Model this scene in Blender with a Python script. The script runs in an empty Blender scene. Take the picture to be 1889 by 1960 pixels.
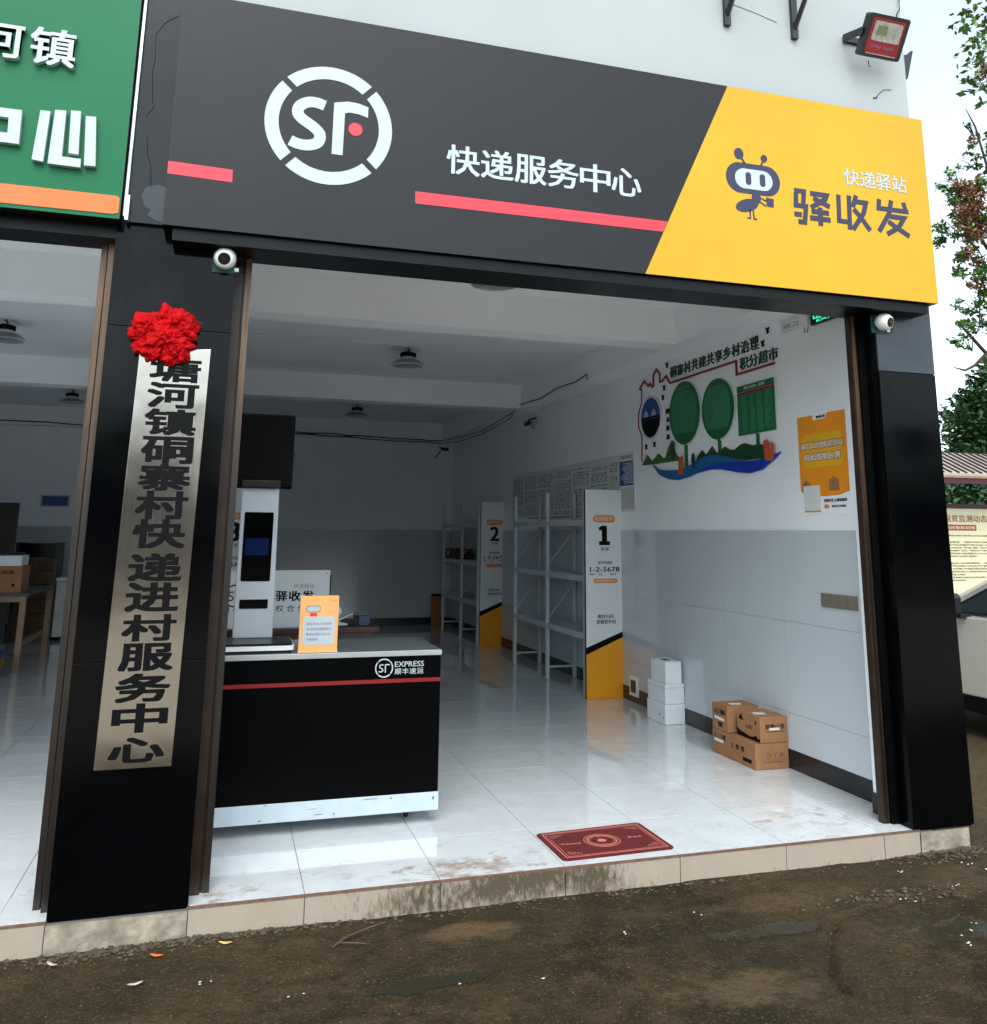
import bpy, bmesh, math, random
from mathutils import Vector, Matrix, noise
R_ = math.radians
random.seed(7)
sc = bpy.context.scene
COL = sc.collection

# ------------------------------------------------------------------ camera
cam = bpy.data.cameras.new('camera'); co = bpy.data.objects.new('camera', cam); COL.objects.link(co)
rx = Vector((0.95508289, -0.29618978, 0.00939583)); ux = Vector((-0.06793737, -0.18798627, 0.97981921)); fx = Vector((0.28844614, 0.93644689, 0.19966483))
M4 = Matrix((rx, ux, -fx)).transposed().to_4x4(); M4.translation = Vector((0.1712, -4.2917, 1.5379))
co.matrix_world = M4
cam.sensor_fit = 'VERTICAL'; cam.sensor_height = 24; cam.sensor_width = 24
cam.lens = 1701.28/1960*24
cam.shift_x = -(972.16-944.5)/1960; cam.shift_y = (673.61-980)/1960
cam.clip_start = .05; cam.clip_end = 2000
sc.camera = co
# ------------------------------------------------------------------ world and sun
SUN_EL, SUN_AZ = 54, 192      # azimuth clockwise from +Y
w = bpy.data.worlds.new('World'); sc.world = w; w.use_nodes = True
nt = w.node_tree; nt.nodes.clear()
sky = nt.nodes.new('ShaderNodeTexSky'); sky.sky_type = 'NISHITA'; sky.sun_disc = False
sky.sun_elevation = R_(SUN_EL); sky.sun_rotation = R_(SUN_AZ); sky.dust_density = 3; sky.air_density = 1.0; sky.altitude = 300
hs = nt.nodes.new('ShaderNodeHueSaturation'); hs.inputs['Saturation'].default_value = .28
bg = nt.nodes.new('ShaderNodeBackground'); bg.inputs[1].default_value = .15
wo = nt.nodes.new('ShaderNodeOutputWorld')
nt.links.new(sky.outputs[0], hs.inputs['Color']); tint = nt.nodes.new('ShaderNodeMix'); tint.data_type = 'RGBA'; tint.blend_type = 'MULTIPLY'; tint.inputs[0].default_value = 1; tint.inputs[7].default_value = (.92, 1.03, 1.05, 1)
nt.links.new(hs.outputs[0], tint.inputs[6]); nt.links.new(tint.outputs[2], bg.inputs[0]); nt.links.new(bg.outputs[0], wo.inputs[0])
sl = bpy.data.lights.new('sun', 'SUN'); sl.energy = .55; sl.angle = R_(45); sl.color = (1, .97, .93)
so = bpy.data.objects.new('sun', sl); COL.objects.link(so)
sd = Vector((math.sin(R_(SUN_AZ))*math.cos(R_(SUN_EL)), math.cos(R_(SUN_AZ))*math.cos(R_(SUN_EL)), math.sin(R_(SUN_EL))))
so.rotation_euler = sd.to_track_quat('Z', 'Y').to_euler()
so.location = sd*30
vs = sc.view_settings; vs.view_transform = 'Standard'; vs.look = 'None'; vs.gamma = 1; vs.use_curve_mapping = False
vs.exposure = 1.4
sc.cycles.use_denoising = True
sc.cycles.max_bounces = 14; sc.cycles.diffuse_bounces = 12; sc.cycles.glossy_bounces = 4
sc.cycles.caustics_reflective = False; sc.cycles.caustics_refractive = False

# ------------------------------------------------------------------ materials
def lin(c):
    return tuple(((v/255+.055)/1.055)**2.4 if v > 10 else v/255/12.92 for v in c)
class NT:
    def __init__(s, name):
        s.m = bpy.data.materials.new(name); s.m.use_nodes = True; s.t = s.m.node_tree
        s.b = s.t.nodes['Principled BSDF']; s.tc = s.t.nodes.new('ShaderNodeNewGeometry')
    def n(s, typ, **kw):
        x = s.t.nodes.new('ShaderNode'+typ)
        for k, v in kw.items():
            if k.startswith('i_'): x.inputs[k[2:].replace('_', ' ')].default_value = v
            else: setattr(x, k, v)
        return x
    def l(s, a, b): s.t.links.new(a, b)
    def noise(s, scale, detail=4, rough=.55, sx=1, sy=1, sz=1, off=0):
        mp = s.n('Mapping'); mp.inputs['Scale'].default_value = (sx, sy, sz); mp.inputs['Location'].default_value = (off, off*1.7, off*.6)
        s.l(s.tc.outputs['Position'], mp.inputs[0])
        x = s.n('TexNoise'); x.inputs['Scale'].default_value = scale; x.inputs['Detail'].default_value = detail; x.inputs['Roughness'].default_value = rough
        s.l(mp.outputs[0], x.inputs['Vector']); return x.outputs[0]
    def ramp(s, fac, a, b, ca=(0, 0, 0), cb=(1, 1, 1)):
        x = s.n('ValToRGB'); x.color_ramp.elements[0].position = a; x.color_ramp.elements[1].position = b
        x.color_ramp.elements[0].color = (*ca, 1); x.color_ramp.elements[1].color = (*cb, 1); s.l(fac, x.inputs[0]); return x.outputs[0]
    def mix(s, fac, a, b):
        x = s.n('Mix', data_type='RGBA')
        for i, v in ((0, fac), (6, a), (7, b)):
            if hasattr(v, 'links') or hasattr(v, 'is_linked'): s.l(v, x.inputs[i])
            else: x.inputs[i].default_value = v if i == 0 else (*v, 1)
        return x.outputs[2]
    def math(s, op, a, b=0, clamp=False):
        x = s.n('Math', operation=op, use_clamp=clamp)
        for i, v in enumerate((a, b)):
            if hasattr(v, 'is_linked'): s.l(v, x.inputs[i])
            else: x.inputs[i].default_value = v
        return x.outputs[0]
    def xyz(s):
        x = s.n('SeparateXYZ'); s.l(s.tc.outputs['Position'], x.inputs[0]); return x.outputs
    def bump(s, h, strength=.3, dist=.01):
        x = s.n('Bump'); x.inputs['Strength'].default_value = strength; x.inputs['Distance'].default_value = dist
        s.l(h, x.inputs['Height']); s.l(x.outputs[0], s.b.inputs['Normal'])
    def set(s, **kw):
        for k, v in kw.items():
            k = {'col': 'Base Color', 'rough': 'Roughness', 'metal': 'Metallic', 'spec': 'Specular IOR Level', 'coat': 'Coat Weight'}.get(k, k)
            if hasattr(v, 'is_linked'): s.l(v, s.b.inputs[k])
            elif k == 'Base Color': s.b.inputs[k].default_value = (*v, 1)
            else: s.b.inputs[k].default_value = v
def mat(name, col, rough=.5, metal=0, var=.12, scale=4, bump=0, bscale=60, spec=.5, rvar=.08, coat=0):
    m = NT(name)
    f = m.noise(scale)
    a = tuple(max(0, c*(1-var)) for c in col); b = tuple(min(1, c*(1+var)) for c in col)
    m.set(col=m.mix(m.ramp(f, .3, .7), a, b), metal=metal, spec=spec, coat=coat)
    g = m.noise(scale*2.3, off=3); 
    m.set(rough=m.math('ADD', m.math('MULTIPLY', g, rvar*2), max(0, rough-rvar), True))
    if bump: m.bump(m.noise(bscale, 3), bump, .004)
    return m.m
# ground -------------------------------------------------------------
def gaus(m, X, cx, cy, sx, sy):
    a = m.math('DIVIDE', m.math('SUBTRACT', X[0], cx), sx); b = m.math('DIVIDE', m.math('SUBTRACT', X[1], cy), sy)
    return m.math('EXPONENT', m.math('MULTIPLY', m.math('ADD', m.math('MULTIPLY', a, a), m.math('MULTIPLY', b, b)), -1))
m = NT('wet_ground'); 
n1 = m.noise(1.0, 6, .6); n2 = m.noise(7, 6, .65, off=4); n3 = m.noise(60, 4, .7, off=9); n4 = m.noise(.9, 5, .6, off=23)
base = m.mix(m.ramp(n1, .40, .62), lin((46, 42, 31)), lin((88, 72, 52)))
base = m.mix(m.math('MULTIPLY', m.ramp(n2, .45, .75), .6), base, lin((120, 98, 72)))
base = m.mix(m.math('MULTIPLY', m.ramp(n3, .5, .8), .45), base, lin((35, 30, 22)))
wet = m.ramp(n4, .50, .60)
base = m.mix(m.math('MULTIPLY', wet, .6), base, lin((42, 42, 32)))
X = m.xyz()
far = m.n('MapRange'); m.l(m.math('ADD', X[0], m.math('MULTIPLY', n2, .8)), far.inputs[0]); far.inputs[1].default_value = 4.3; far.inputs[2].default_value = 5.3
base = m.mix(m.math('MULTIPLY', far.outputs[0], .6), base, lin((120, 100, 76)))
pn_ = m.noise(6, 5, .65, off=51)
def blob(cx, cy, sx, sy, lo=.42, hi=.6):
    return m.ramp(m.math('ADD', m.math('MULTIPLY', gaus(m, X, cx, cy, sx, sy), .55), m.math('MULTIPLY', m.math('SUBTRACT', pn_, .5), .7)), lo-.1, hi-.1)
base = m.mix(.45, base, (.014, .009, .004))
for (cx_, cy_, sx_, sy_, k_) in ((1.28, -.25, .30, .13, .75), (2.15, -1.0, .45, .22, .6), (2.7, -.35, .5, .15, .35), (3.8, -.35, .45, .3, .4), (.9, -1.25, .5, .25, .45), (-.1, -.7, .4, .25, .3)):
    base = m.mix(m.math('MULTIPLY', blob(cx_, cy_, sx_, sy_), k_), base, lin((98, 80, 60)))
for (cx_, cy_, sx_, sy_, k_) in ((1.0, -.62, .5, .10, .6), (2.6, -.62, .45, .12, .55), (1.9, -.5, .5, .12, .4), (3.4, -.75, .5, .16, .5)):
    base = m.mix(m.math('MULTIPLY', blob(cx_, cy_, sx_, sy_), k_), base, lin((28, 28, 18)))
base = m.mix(m.math('MULTIPLY', m.ramp(m.noise(95, 3, .6, off=77), .56, .70), .45), base, lin((124, 106, 82)))
base = m.mix(m.math('MULTIPLY', m.ramp(m.noise(48, 4, .7, off=87, sx=.5), .52, .62), .5), base, lin((36, 32, 22)))
pud = m.math('MAXIMUM', blob(3.25, -.80, .50, .17, .44, .52), m.math('MULTIPLY', blob(2.55, -.60, .5, .10, .46, .54), .8))
pud = m.math('MAXIMUM', pud, m.math('MULTIPLY', blob(1.0, -.62, .5, .09, .48, .56), .6))
base = m.mix(m.math('MULTIPLY', pud, .45), base, lin((40, 40, 28)))
yd = m.n('MapRange'); m.l(m.math('ADD', X[1], m.math('MULTIPLY', n1, 1.2)), yd.inputs[0]); yd.inputs[1].default_value = -2.2; yd.inputs[2].default_value = -3.4
ln_ = m.n('MapRange'); m.l(m.math('ADD', X[1], m.math('MULTIPLY', n1, 2.5)), ln_.inputs[0]); ln_.inputs[1].default_value = -13; ln_.inputs[2].default_value = -15
yard = m.mix(ln_.outputs[0], m.mix(n2, lin((172, 160, 144)), lin((194, 184, 168))), lin((104, 92, 82)))
base = m.mix(yd.outputs[0], base, yard)
m.set(col=base, rough=m.mix(pud, m.mix(wet, (.8,)*3, (.5,)*3), (.22,)*3), spec=m.math('ADD', .06, m.math('MULTIPLY', pud, .25)))
hh = m.math('ADD', m.math('ADD', m.math('MULTIPLY', n3, .8), m.math('MULTIPLY', m.noise(180, 3, .7, off=33), .35)), m.math('MULTIPLY', n2, 1.1))
m.bump(m.math('MULTIPLY', hh, m.math('SUBTRACT', 1, m.math('MULTIPLY', pud, .85))), .75, .018)
GROUND = m.m
# floor tile ---------------------------------------------------------
m = NT('glazed_floor_tile')
v1 = m.noise(1.6, 7, .62); v2 = m.noise(6, 5, .6, off=5)
vein = m.ramp(m.math('ABSOLUTE', m.math('SUBTRACT', v1, .5)), .0, .035, (1, 1, 1), (0, 0, 0))
base = m.mix(m.ramp(v2, .35, .7), lin((208, 210, 212)), lin((217, 219, 221)))
base = m.mix(m.math('MULTIPLY', vein, .10), base, lin((160, 160, 160)))
X = m.xyz()
nearf = m.n('MapRange'); m.l(X[1], nearf.inputs[0]); nearf.inputs[1].default_value = 1.25; nearf.inputs[2].default_value = .15
d1 = m.noise(9, 6, .7, off=11, sy=1.4); d2 = m.noise(34, 4, .7, off=2)
hot = m.math('ADD', m.math('MULTIPLY', gaus(m, X, 1.3, .12, .45, .16), .15), m.math('ADD', m.math('MULTIPLY', gaus(m, X, 3.5, .35, .6, .3), .09), m.math('MULTIPLY', gaus(m, X, .25, .05, .12, .2), .12)))
dirt = m.ramp(m.math('ADD', m.math('ADD', m.math('MULTIPLY', d1, .75), m.math('MULTIPLY', d2, .25)), m.math('ADD', m.math('MULTIPLY', nearf.outputs[0], .05), hot)), .63, .74)
base = m.mix(m.math('MULTIPLY', dirt, .75), base, lin((138, 102, 74)))
faint = m.ramp(m.noise(3.0, 6, .7, off=31), .5, .72)
base = m.mix(m.math('MULTIPLY', m.math('MULTIPLY', faint, nearf.outputs[0]), .3), base, lin((165, 150, 135)))
m.set(col=base, rough=m.math('ADD', m.math('MULTIPLY', dirt, .4), m.math('ADD', .02, m.math('MULTIPLY', v2, .08))), spec=1.0, coat=.5)
m.bump(m.noise(2.2, 2, .5, off=61), .03, .004)
TILE = m.m
# riser --------------------------------------------------------------
m = NT('stained_riser_tile')
X = m.xyz()
r1 = m.noise(5, 6, .65); r2 = m.noise(30, 5, .7, sx=1.6, sz=.7, off=6)
base = m.mix(r1, lin((148, 134, 119)), lin((172, 157, 142)))
g = m.math('ADD', gaus(m, (X[0], X[2]), 1.55, -.04, .36, .09), m.math('MULTIPLY', gaus(m, (X[0], X[2]), 1.0, -.06, .35, .08), .55))
g = m.math('ADD', g, m.math('MULTIPLY', gaus(m, (X[0], X[2]), 1.95, -.05, .2, .1), .7))
lowz = m.n('MapRange'); m.l(X[2], lowz.inputs[0]); lowz.inputs[1].default_value = -.06; lowz.inputs[2].default_value = -.125
k = m.math('ADD', m.math('MULTIPLY', g, .30), m.math('MULTIPLY', lowz.outputs[0], .08))
stain = m.ramp(m.math('ADD', m.math('ADD', m.math('MULTIPLY', r2, .6), m.math('MULTIPLY', r1, .4)), k), .62, .80)
base = m.mix(m.math('MULTIPLY', stain, .9), base, lin((66, 54, 34)))
base = m.mix(m.math('MULTIPLY', m.ramp(m.noise(8, 5, .7, off=40), .52, .7), .25), base, lin((160, 130, 105)))
m.set(col=base, rough=.5)
RISER = m.m
# glossy black cladding -----------------------------------------------
m = NT('black_glossy_cladding')
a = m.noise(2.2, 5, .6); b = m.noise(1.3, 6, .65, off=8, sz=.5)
dust_sheen = m.ramp(b, .50, .66)
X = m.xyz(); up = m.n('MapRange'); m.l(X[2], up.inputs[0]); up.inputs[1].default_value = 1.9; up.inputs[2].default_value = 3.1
m.set(col=m.mix(m.math('MULTIPLY', dust_sheen, m.math('ADD', .015, m.math('MULTIPLY', up.outputs[0], .32))), (.0008, .001, .0014), (.035, .04, .05)), rough=m.math('ADD', .07, m.math('MULTIPLY', m.ramp(a, .35, .75), .12)), spec=.13)  # faint dust; upper parts greyed to stand in for reflected sky
m.bump(m.noise(1.7, 3, .5, off=14), .25, .012)
BLACK = m.m
SKYGREY = mat('sky_greyed_black_panel', (.020, .026, .036), .3, var=.45, scale=3.5, bump=.4, bscale=4, rvar=.1)  # lighter copy of the black for the upper right panel, sky reflection in colour
FASCIA = mat('dented_dark_fascia', (.003, .004, .006), .2, var=.35, scale=3, bump=.4, bscale=4, rvar=.08, spec=.3)
DARK = mat('black_painted_metal', (.0015, .002, .0025), .35, var=.3, rvar=.1, spec=.2)
# wood grain aluminium frame ----------------------------------------
m = NT('brown_woodgrain_frame')
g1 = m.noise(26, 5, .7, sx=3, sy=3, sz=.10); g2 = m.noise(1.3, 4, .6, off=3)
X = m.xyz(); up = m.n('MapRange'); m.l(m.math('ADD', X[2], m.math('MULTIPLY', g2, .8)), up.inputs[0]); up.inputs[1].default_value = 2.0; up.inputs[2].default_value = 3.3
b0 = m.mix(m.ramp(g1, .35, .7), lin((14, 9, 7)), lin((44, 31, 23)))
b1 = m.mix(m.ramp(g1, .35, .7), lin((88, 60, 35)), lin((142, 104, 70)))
m.set(col=m.mix(up.outputs[0], b0, b1), rough=.38)  # frame tone darkened low down for shade, brighter towards the top
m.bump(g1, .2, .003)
WOODF = m.m
WOODD = mat('dark_brown_frame', lin((46, 32, 25)), .35, var=.4, scale=7, spec=.3)
PLASTER = NT('white_plaster')
X = PLASTER.xyz(); pn = PLASTER.noise(1.1, 5, .6); pn2 = PLASTER.noise(14, 4, .6, off=4)
pb = PLASTER.mix(pn, lin((158, 161, 161)), lin((173, 176, 177)))
spot = PLASTER.ramp(PLASTER.noise(11, 3, .75, off=17), .70, .76)
pb = PLASTER.mix(PLASTER.math('MULTIPLY', spot, .55), pb, lin((122, 120, 108)))
strk = PLASTER.ramp(PLASTER.noise(2.5, 5, .65, sz=.25, off=7), .58, .8)
pb = PLASTER.mix(PLASTER.math('MULTIPLY', strk, .22), pb, lin((160, 158, 146)))
PLASTER.set(col=pb, rough=.8); PLASTER.bump(pn2, .15, .004); PLASTER = PLASTER.m
INWALL = mat('interior_white_paint', lin((240, 242, 245)), .75, var=.04, scale=1.2, bump=.08, bscale=30)
CEIL = mat('ceiling_paint', lin((238, 240, 242)), .85, var=.05, scale=.8, bump=.05, bscale=20)
m = NT('grey_glazed_wall_tile')
g1 = m.noise(1.5, 5, .6, sy=.4); g2 = m.noise(26, 3, .6, off=4)
m.set(col=m.mix(g1, lin((184, 189, 195)), lin((199, 204, 209))), rough=m.math('ADD', .06, m.math('MULTIPLY', g1, .08)), spec=.7)
m.bump(g2, .03, .002)
WTILE = m.m
SKIRT = mat('black_skirting_tile', (.008, .009, .011), .25)
GROUT = mat('grey_grout', lin((120, 116, 110)), .85)
TRIM = mat('rusty_brown_edge_line', lin((110, 78, 62)), .7, var=.35, scale=25)
CONC = mat('broken_concrete', lin((142, 130, 114)), .85, var=.5, scale=10, bump=.8, bscale=35)
WHITE = mat('white_letter_acrylic', (.44, .49, .51), .35, var=.02)
SIGNGREY = mat('grey_sign_film', lin((27, 25, 29)), .45, spec=.3, var=.12, scale=1.4, rvar=.05, bump=.06, bscale=1.5)
SIGNRED = mat('coral_red_film', lin((220, 44, 58)), .4, var=.03)
SIGNYEL = mat('yellow_sign_film', lin((198, 153, 22)), .45, spec=.35, var=.06, scale=1.6, bump=.06, bscale=1.5)
NAVY = mat('dark_navy_film', lin((36, 34, 66)), .45, var=.05)
SIGNGREEN = mat('green_sign_paint', lin((0, 98, 60)), .42, spec=.25, var=.07, scale=1)
ORANGE = mat('orange_sign_paint', lin((218, 104, 34)), .4, var=.04)
ALU = mat('dull_aluminium', (.5, .52, .53), .35, .9, var=.25, scale=8)
STEEL = mat('brushed_steel', (.55, .55, .54), .3, 1, var=.1, scale=5)
m = NT('brushed_brass_steel_plaque')
g = m.noise(60, 3, .6, sz=.02, sx=3); gg = m.noise(1.2, 3, .5, off=2)
X = m.xyz(); zz = m.n('MapRange'); m.l(X[2], zz.inputs[0]); zz.inputs[1].default_value = .55; zz.inputs[2].default_value = 2.35
m.set(col=m.mix(m.math('MULTIPLY', gg, .6), (.34, .30, .27), (.40, .37, .33)), metal=1, rough=m.math('ADD', .13, m.math('MULTIPLY', g, .05)))
m.bump(m.math('ADD', m.math('MULTIPLY', m.noise(2.4, 2, .5, off=91), 1.0), m.math('MULTIPLY', g, .02)), .35, .02)
PLAQUE = m.m
INK = mat('black_ink', (.002, .002, .0025), .5, spec=.12)
REDCLOTH = mat('red_crepe_cloth', lin((172, 2, 10)), .7, spec=.12, var=.2, scale=12, bump=.25, bscale=30)
PAPER = mat('white_print_board', lin((222, 225, 228)), .45, var=.03)
PAPERW = mat('matt_white_paper', lin((215, 216, 214)), .8, var=.03)
TOTORANGE = mat('totem_orange_print', lin((236, 158, 24)), .4, var=.03)
PILL = mat('orange_pill_print', lin((226, 138, 52)), .45)
BLACKP = mat('black_plastic', (.003, .003, .0035), .3, spec=.25)
DESKBLK = mat('black_desk_laminate', (.0006, .0007, .001), .4, var=.2, spec=.05)
DESKRED = mat('dark_red_stripe', lin((124, 10, 10)), .4)
DESKWHT = mat('scuffed_white_plinth', lin((176, 186, 194)), .45, var=.06, scale=14)
STONE = mat('dark_counter_top', lin((92, 98, 102)), .16, var=.08, scale=9)
GREYPL = mat('light_grey_plastic', lin((178, 182, 190)), .38, var=.03)
SCREEN = mat('black_glass', (.001, .001, .0013), .08, spec=.1)
m = NT('kiosk_blue_screen'); m.set(col=(.002, .006, .035), rough=.12, spec=.15); m.b.inputs['Emission Color'].default_value = (.01, .05, .25, 1); m.b.inputs['Emission Strength'].default_value = .03; BLUESCR = m.m
m = NT('lit_green_exit_sign'); m.set(col=(.02, .3, .12), rough=.4); m.b.inputs['Emission Color'].default_value = (.05, .8, .4, 1); m.b.inputs['Emission Strength'].default_value = .5; EXITG = m.m
SHELF = mat('galvanised_grey_steel', lin((196, 204, 210)), .45, .15, var=.08)
CARD = mat('brown_cardboard', lin((152, 106, 70)), .8, var=.12, scale=6, bump=.15, bscale=40)
TAPE = mat('brown_packing_tape', lin((150, 104, 58)), .3, var=.1)
FOAM = mat('white_polystyrene', lin((226, 230, 234)), .75, var=.05, scale=9, bump=.3, bscale=90)
MAHOG = mat('mahogany_table_wood', lin((62, 26, 18)), .35, var=.3, scale=6)
MATRED = mat('red_doormat_pile', lin((84, 0, 6)), .95, var=.25, scale=30, bump=.6, bscale=150)
MATGOLD = mat('pink_gold_mat_print', lin((190, 108, 92)), .9, var=.15, scale=40)
GREEN1 = mat('green_acrylic', lin((6, 100, 52)), .35, var=.06)
GREENL = mat('pale_green_print', lin((70, 150, 112)), .5)
GREEN2 = mat('dark_green_hill_acrylic', lin((10, 66, 32)), .4)
GREEN3 = mat('leaf_green_hill_acrylic', lin((58, 104, 34)), .4)
BLUE1 = mat('teal_wave_acrylic', lin((22, 96, 150)), .35)
BLUE2 = mat('royal_blue_wave_acrylic', lin((18, 56, 168)), .35)
REDA = mat('dark_red_acrylic', lin((132, 12, 16)), .4)
ORG2 = mat('orange_brown_acrylic', lin((196, 84, 40)), .4)
POSTO = mat('poster_orange', lin((244, 150, 24)), .4, var=.05, scale=3)
POSTY = mat('poster_yellow', lin((236, 176, 30)), .4, var=.04)
BLUEP = mat('blue_print', lin((28, 74, 140)), .45)
GREYT = mat('grey_text_print', lin((70, 74, 80)), .6)
PEACH = mat('peach_card_stand', lin((232, 166, 100)), .4, var=.06, scale=7)
PURP = mat('violet_grey_print', lin((120, 110, 150)), .5)
TEALP = mat('dark_teal_backplate', lin((16, 78, 78)), .5)
CAMW = mat('white_camera_plastic', lin((226, 226, 222)), .35)
LENS = mat('camera_lens_glass', (.004, .004, .006), .06)
LAMPSH = mat('lamp_shade_metal', (.34, .35, .36), .3, .6, var=.2)
FLRED = mat('red_floodlight_face', lin((150, 18, 28)), .35)
FLBLK = mat('charcoal_floodlight_case', (.012, .014, .018), .4)
m = NT('clear_glass'); m.set(col=(1, 1, 1), rough=.05); m.b.inputs['Transmission Weight'].default_value = 1; m.b.inputs['IOR'].default_value = 1.3; GLASS = m.m
m = NT('lamp_lens_glass'); m.set(col=(.7, .75, .75), rough=.2); m.b.inputs['Transmission Weight'].default_value = .6; LAMPGL = m.m
CHROME = mat('bright_lamp_ring', (.92, .94, .94), .3, .3)
REFL = mat('floodlight_reflector', (.42, .43, .42), .25, .8, var=.3, scale=25)
CARPAINT = mat('pearl_white_car_paint', lin((214, 206, 194)), .25, var=.01, coat=1)
CARGLASS = mat('tinted_car_glass', (.01, .02, .022), .05)
RUBBER = mat('tyre_rubber', (.012, .012, .012), .8)
MAROON = mat('maroon_painted_wood', lin((74, 22, 34)), .5, var=.15)
CREAM = mat('cream_poster_board', lin((228, 218, 182)), .55, var=.05, scale=2)
BROWNT = mat('brown_title_print', lin((150, 96, 80)), .6)
ROOFM = mat('beige_roof_sheet', lin((178, 164, 152)), .5, var=.12)
ROOFR = mat('dark_roof_batten', lin((50, 26, 28)), .6)
BARK = mat('tree_bark', lin((72, 60, 50)), .9, var=.3, scale=9)
LEAFA = mat('mid_green_leaves', lin((92, 128, 62)), .5, var=.5, scale=2.5)
LEAFB = mat('dark_green_leaves', lin((66, 100, 60)), .42, var=.55, scale=2.5)
PODS = mat('brown_seed_pods', lin((146, 104, 76)), .8, var=.35, scale=4)
LEAFF = mat('far_wood_leaves', lin((44, 62, 34)), .7, var=.4, scale=.4)
SWITCH = mat('beige_switch_plate', lin((118, 112, 98)), .4)
CRATE = mat('worn_brown_crate', lin((98, 74, 54)), .7, var=.4, scale=12)
TBLW = mat('raw_wood_bench', lin((150, 122, 96)), .7, var=.2, scale=8)
TUB = mat('blue_plastic_lid', lin((20, 60, 130)), .4)
WICK = mat('woven_yellow_basket', lin((120, 110, 50)), .8, var=.4, scale=30)
STEEL2 = mat('grey_metal_edge', lin((178, 178, 178)), .35, .5)
BITS = mat('white_litter_bits', lin((210, 212, 208)), .8)
PEB = mat('grit_and_pebbles', lin((70, 60, 45)), .9, var=.5, scale=20)

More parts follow.
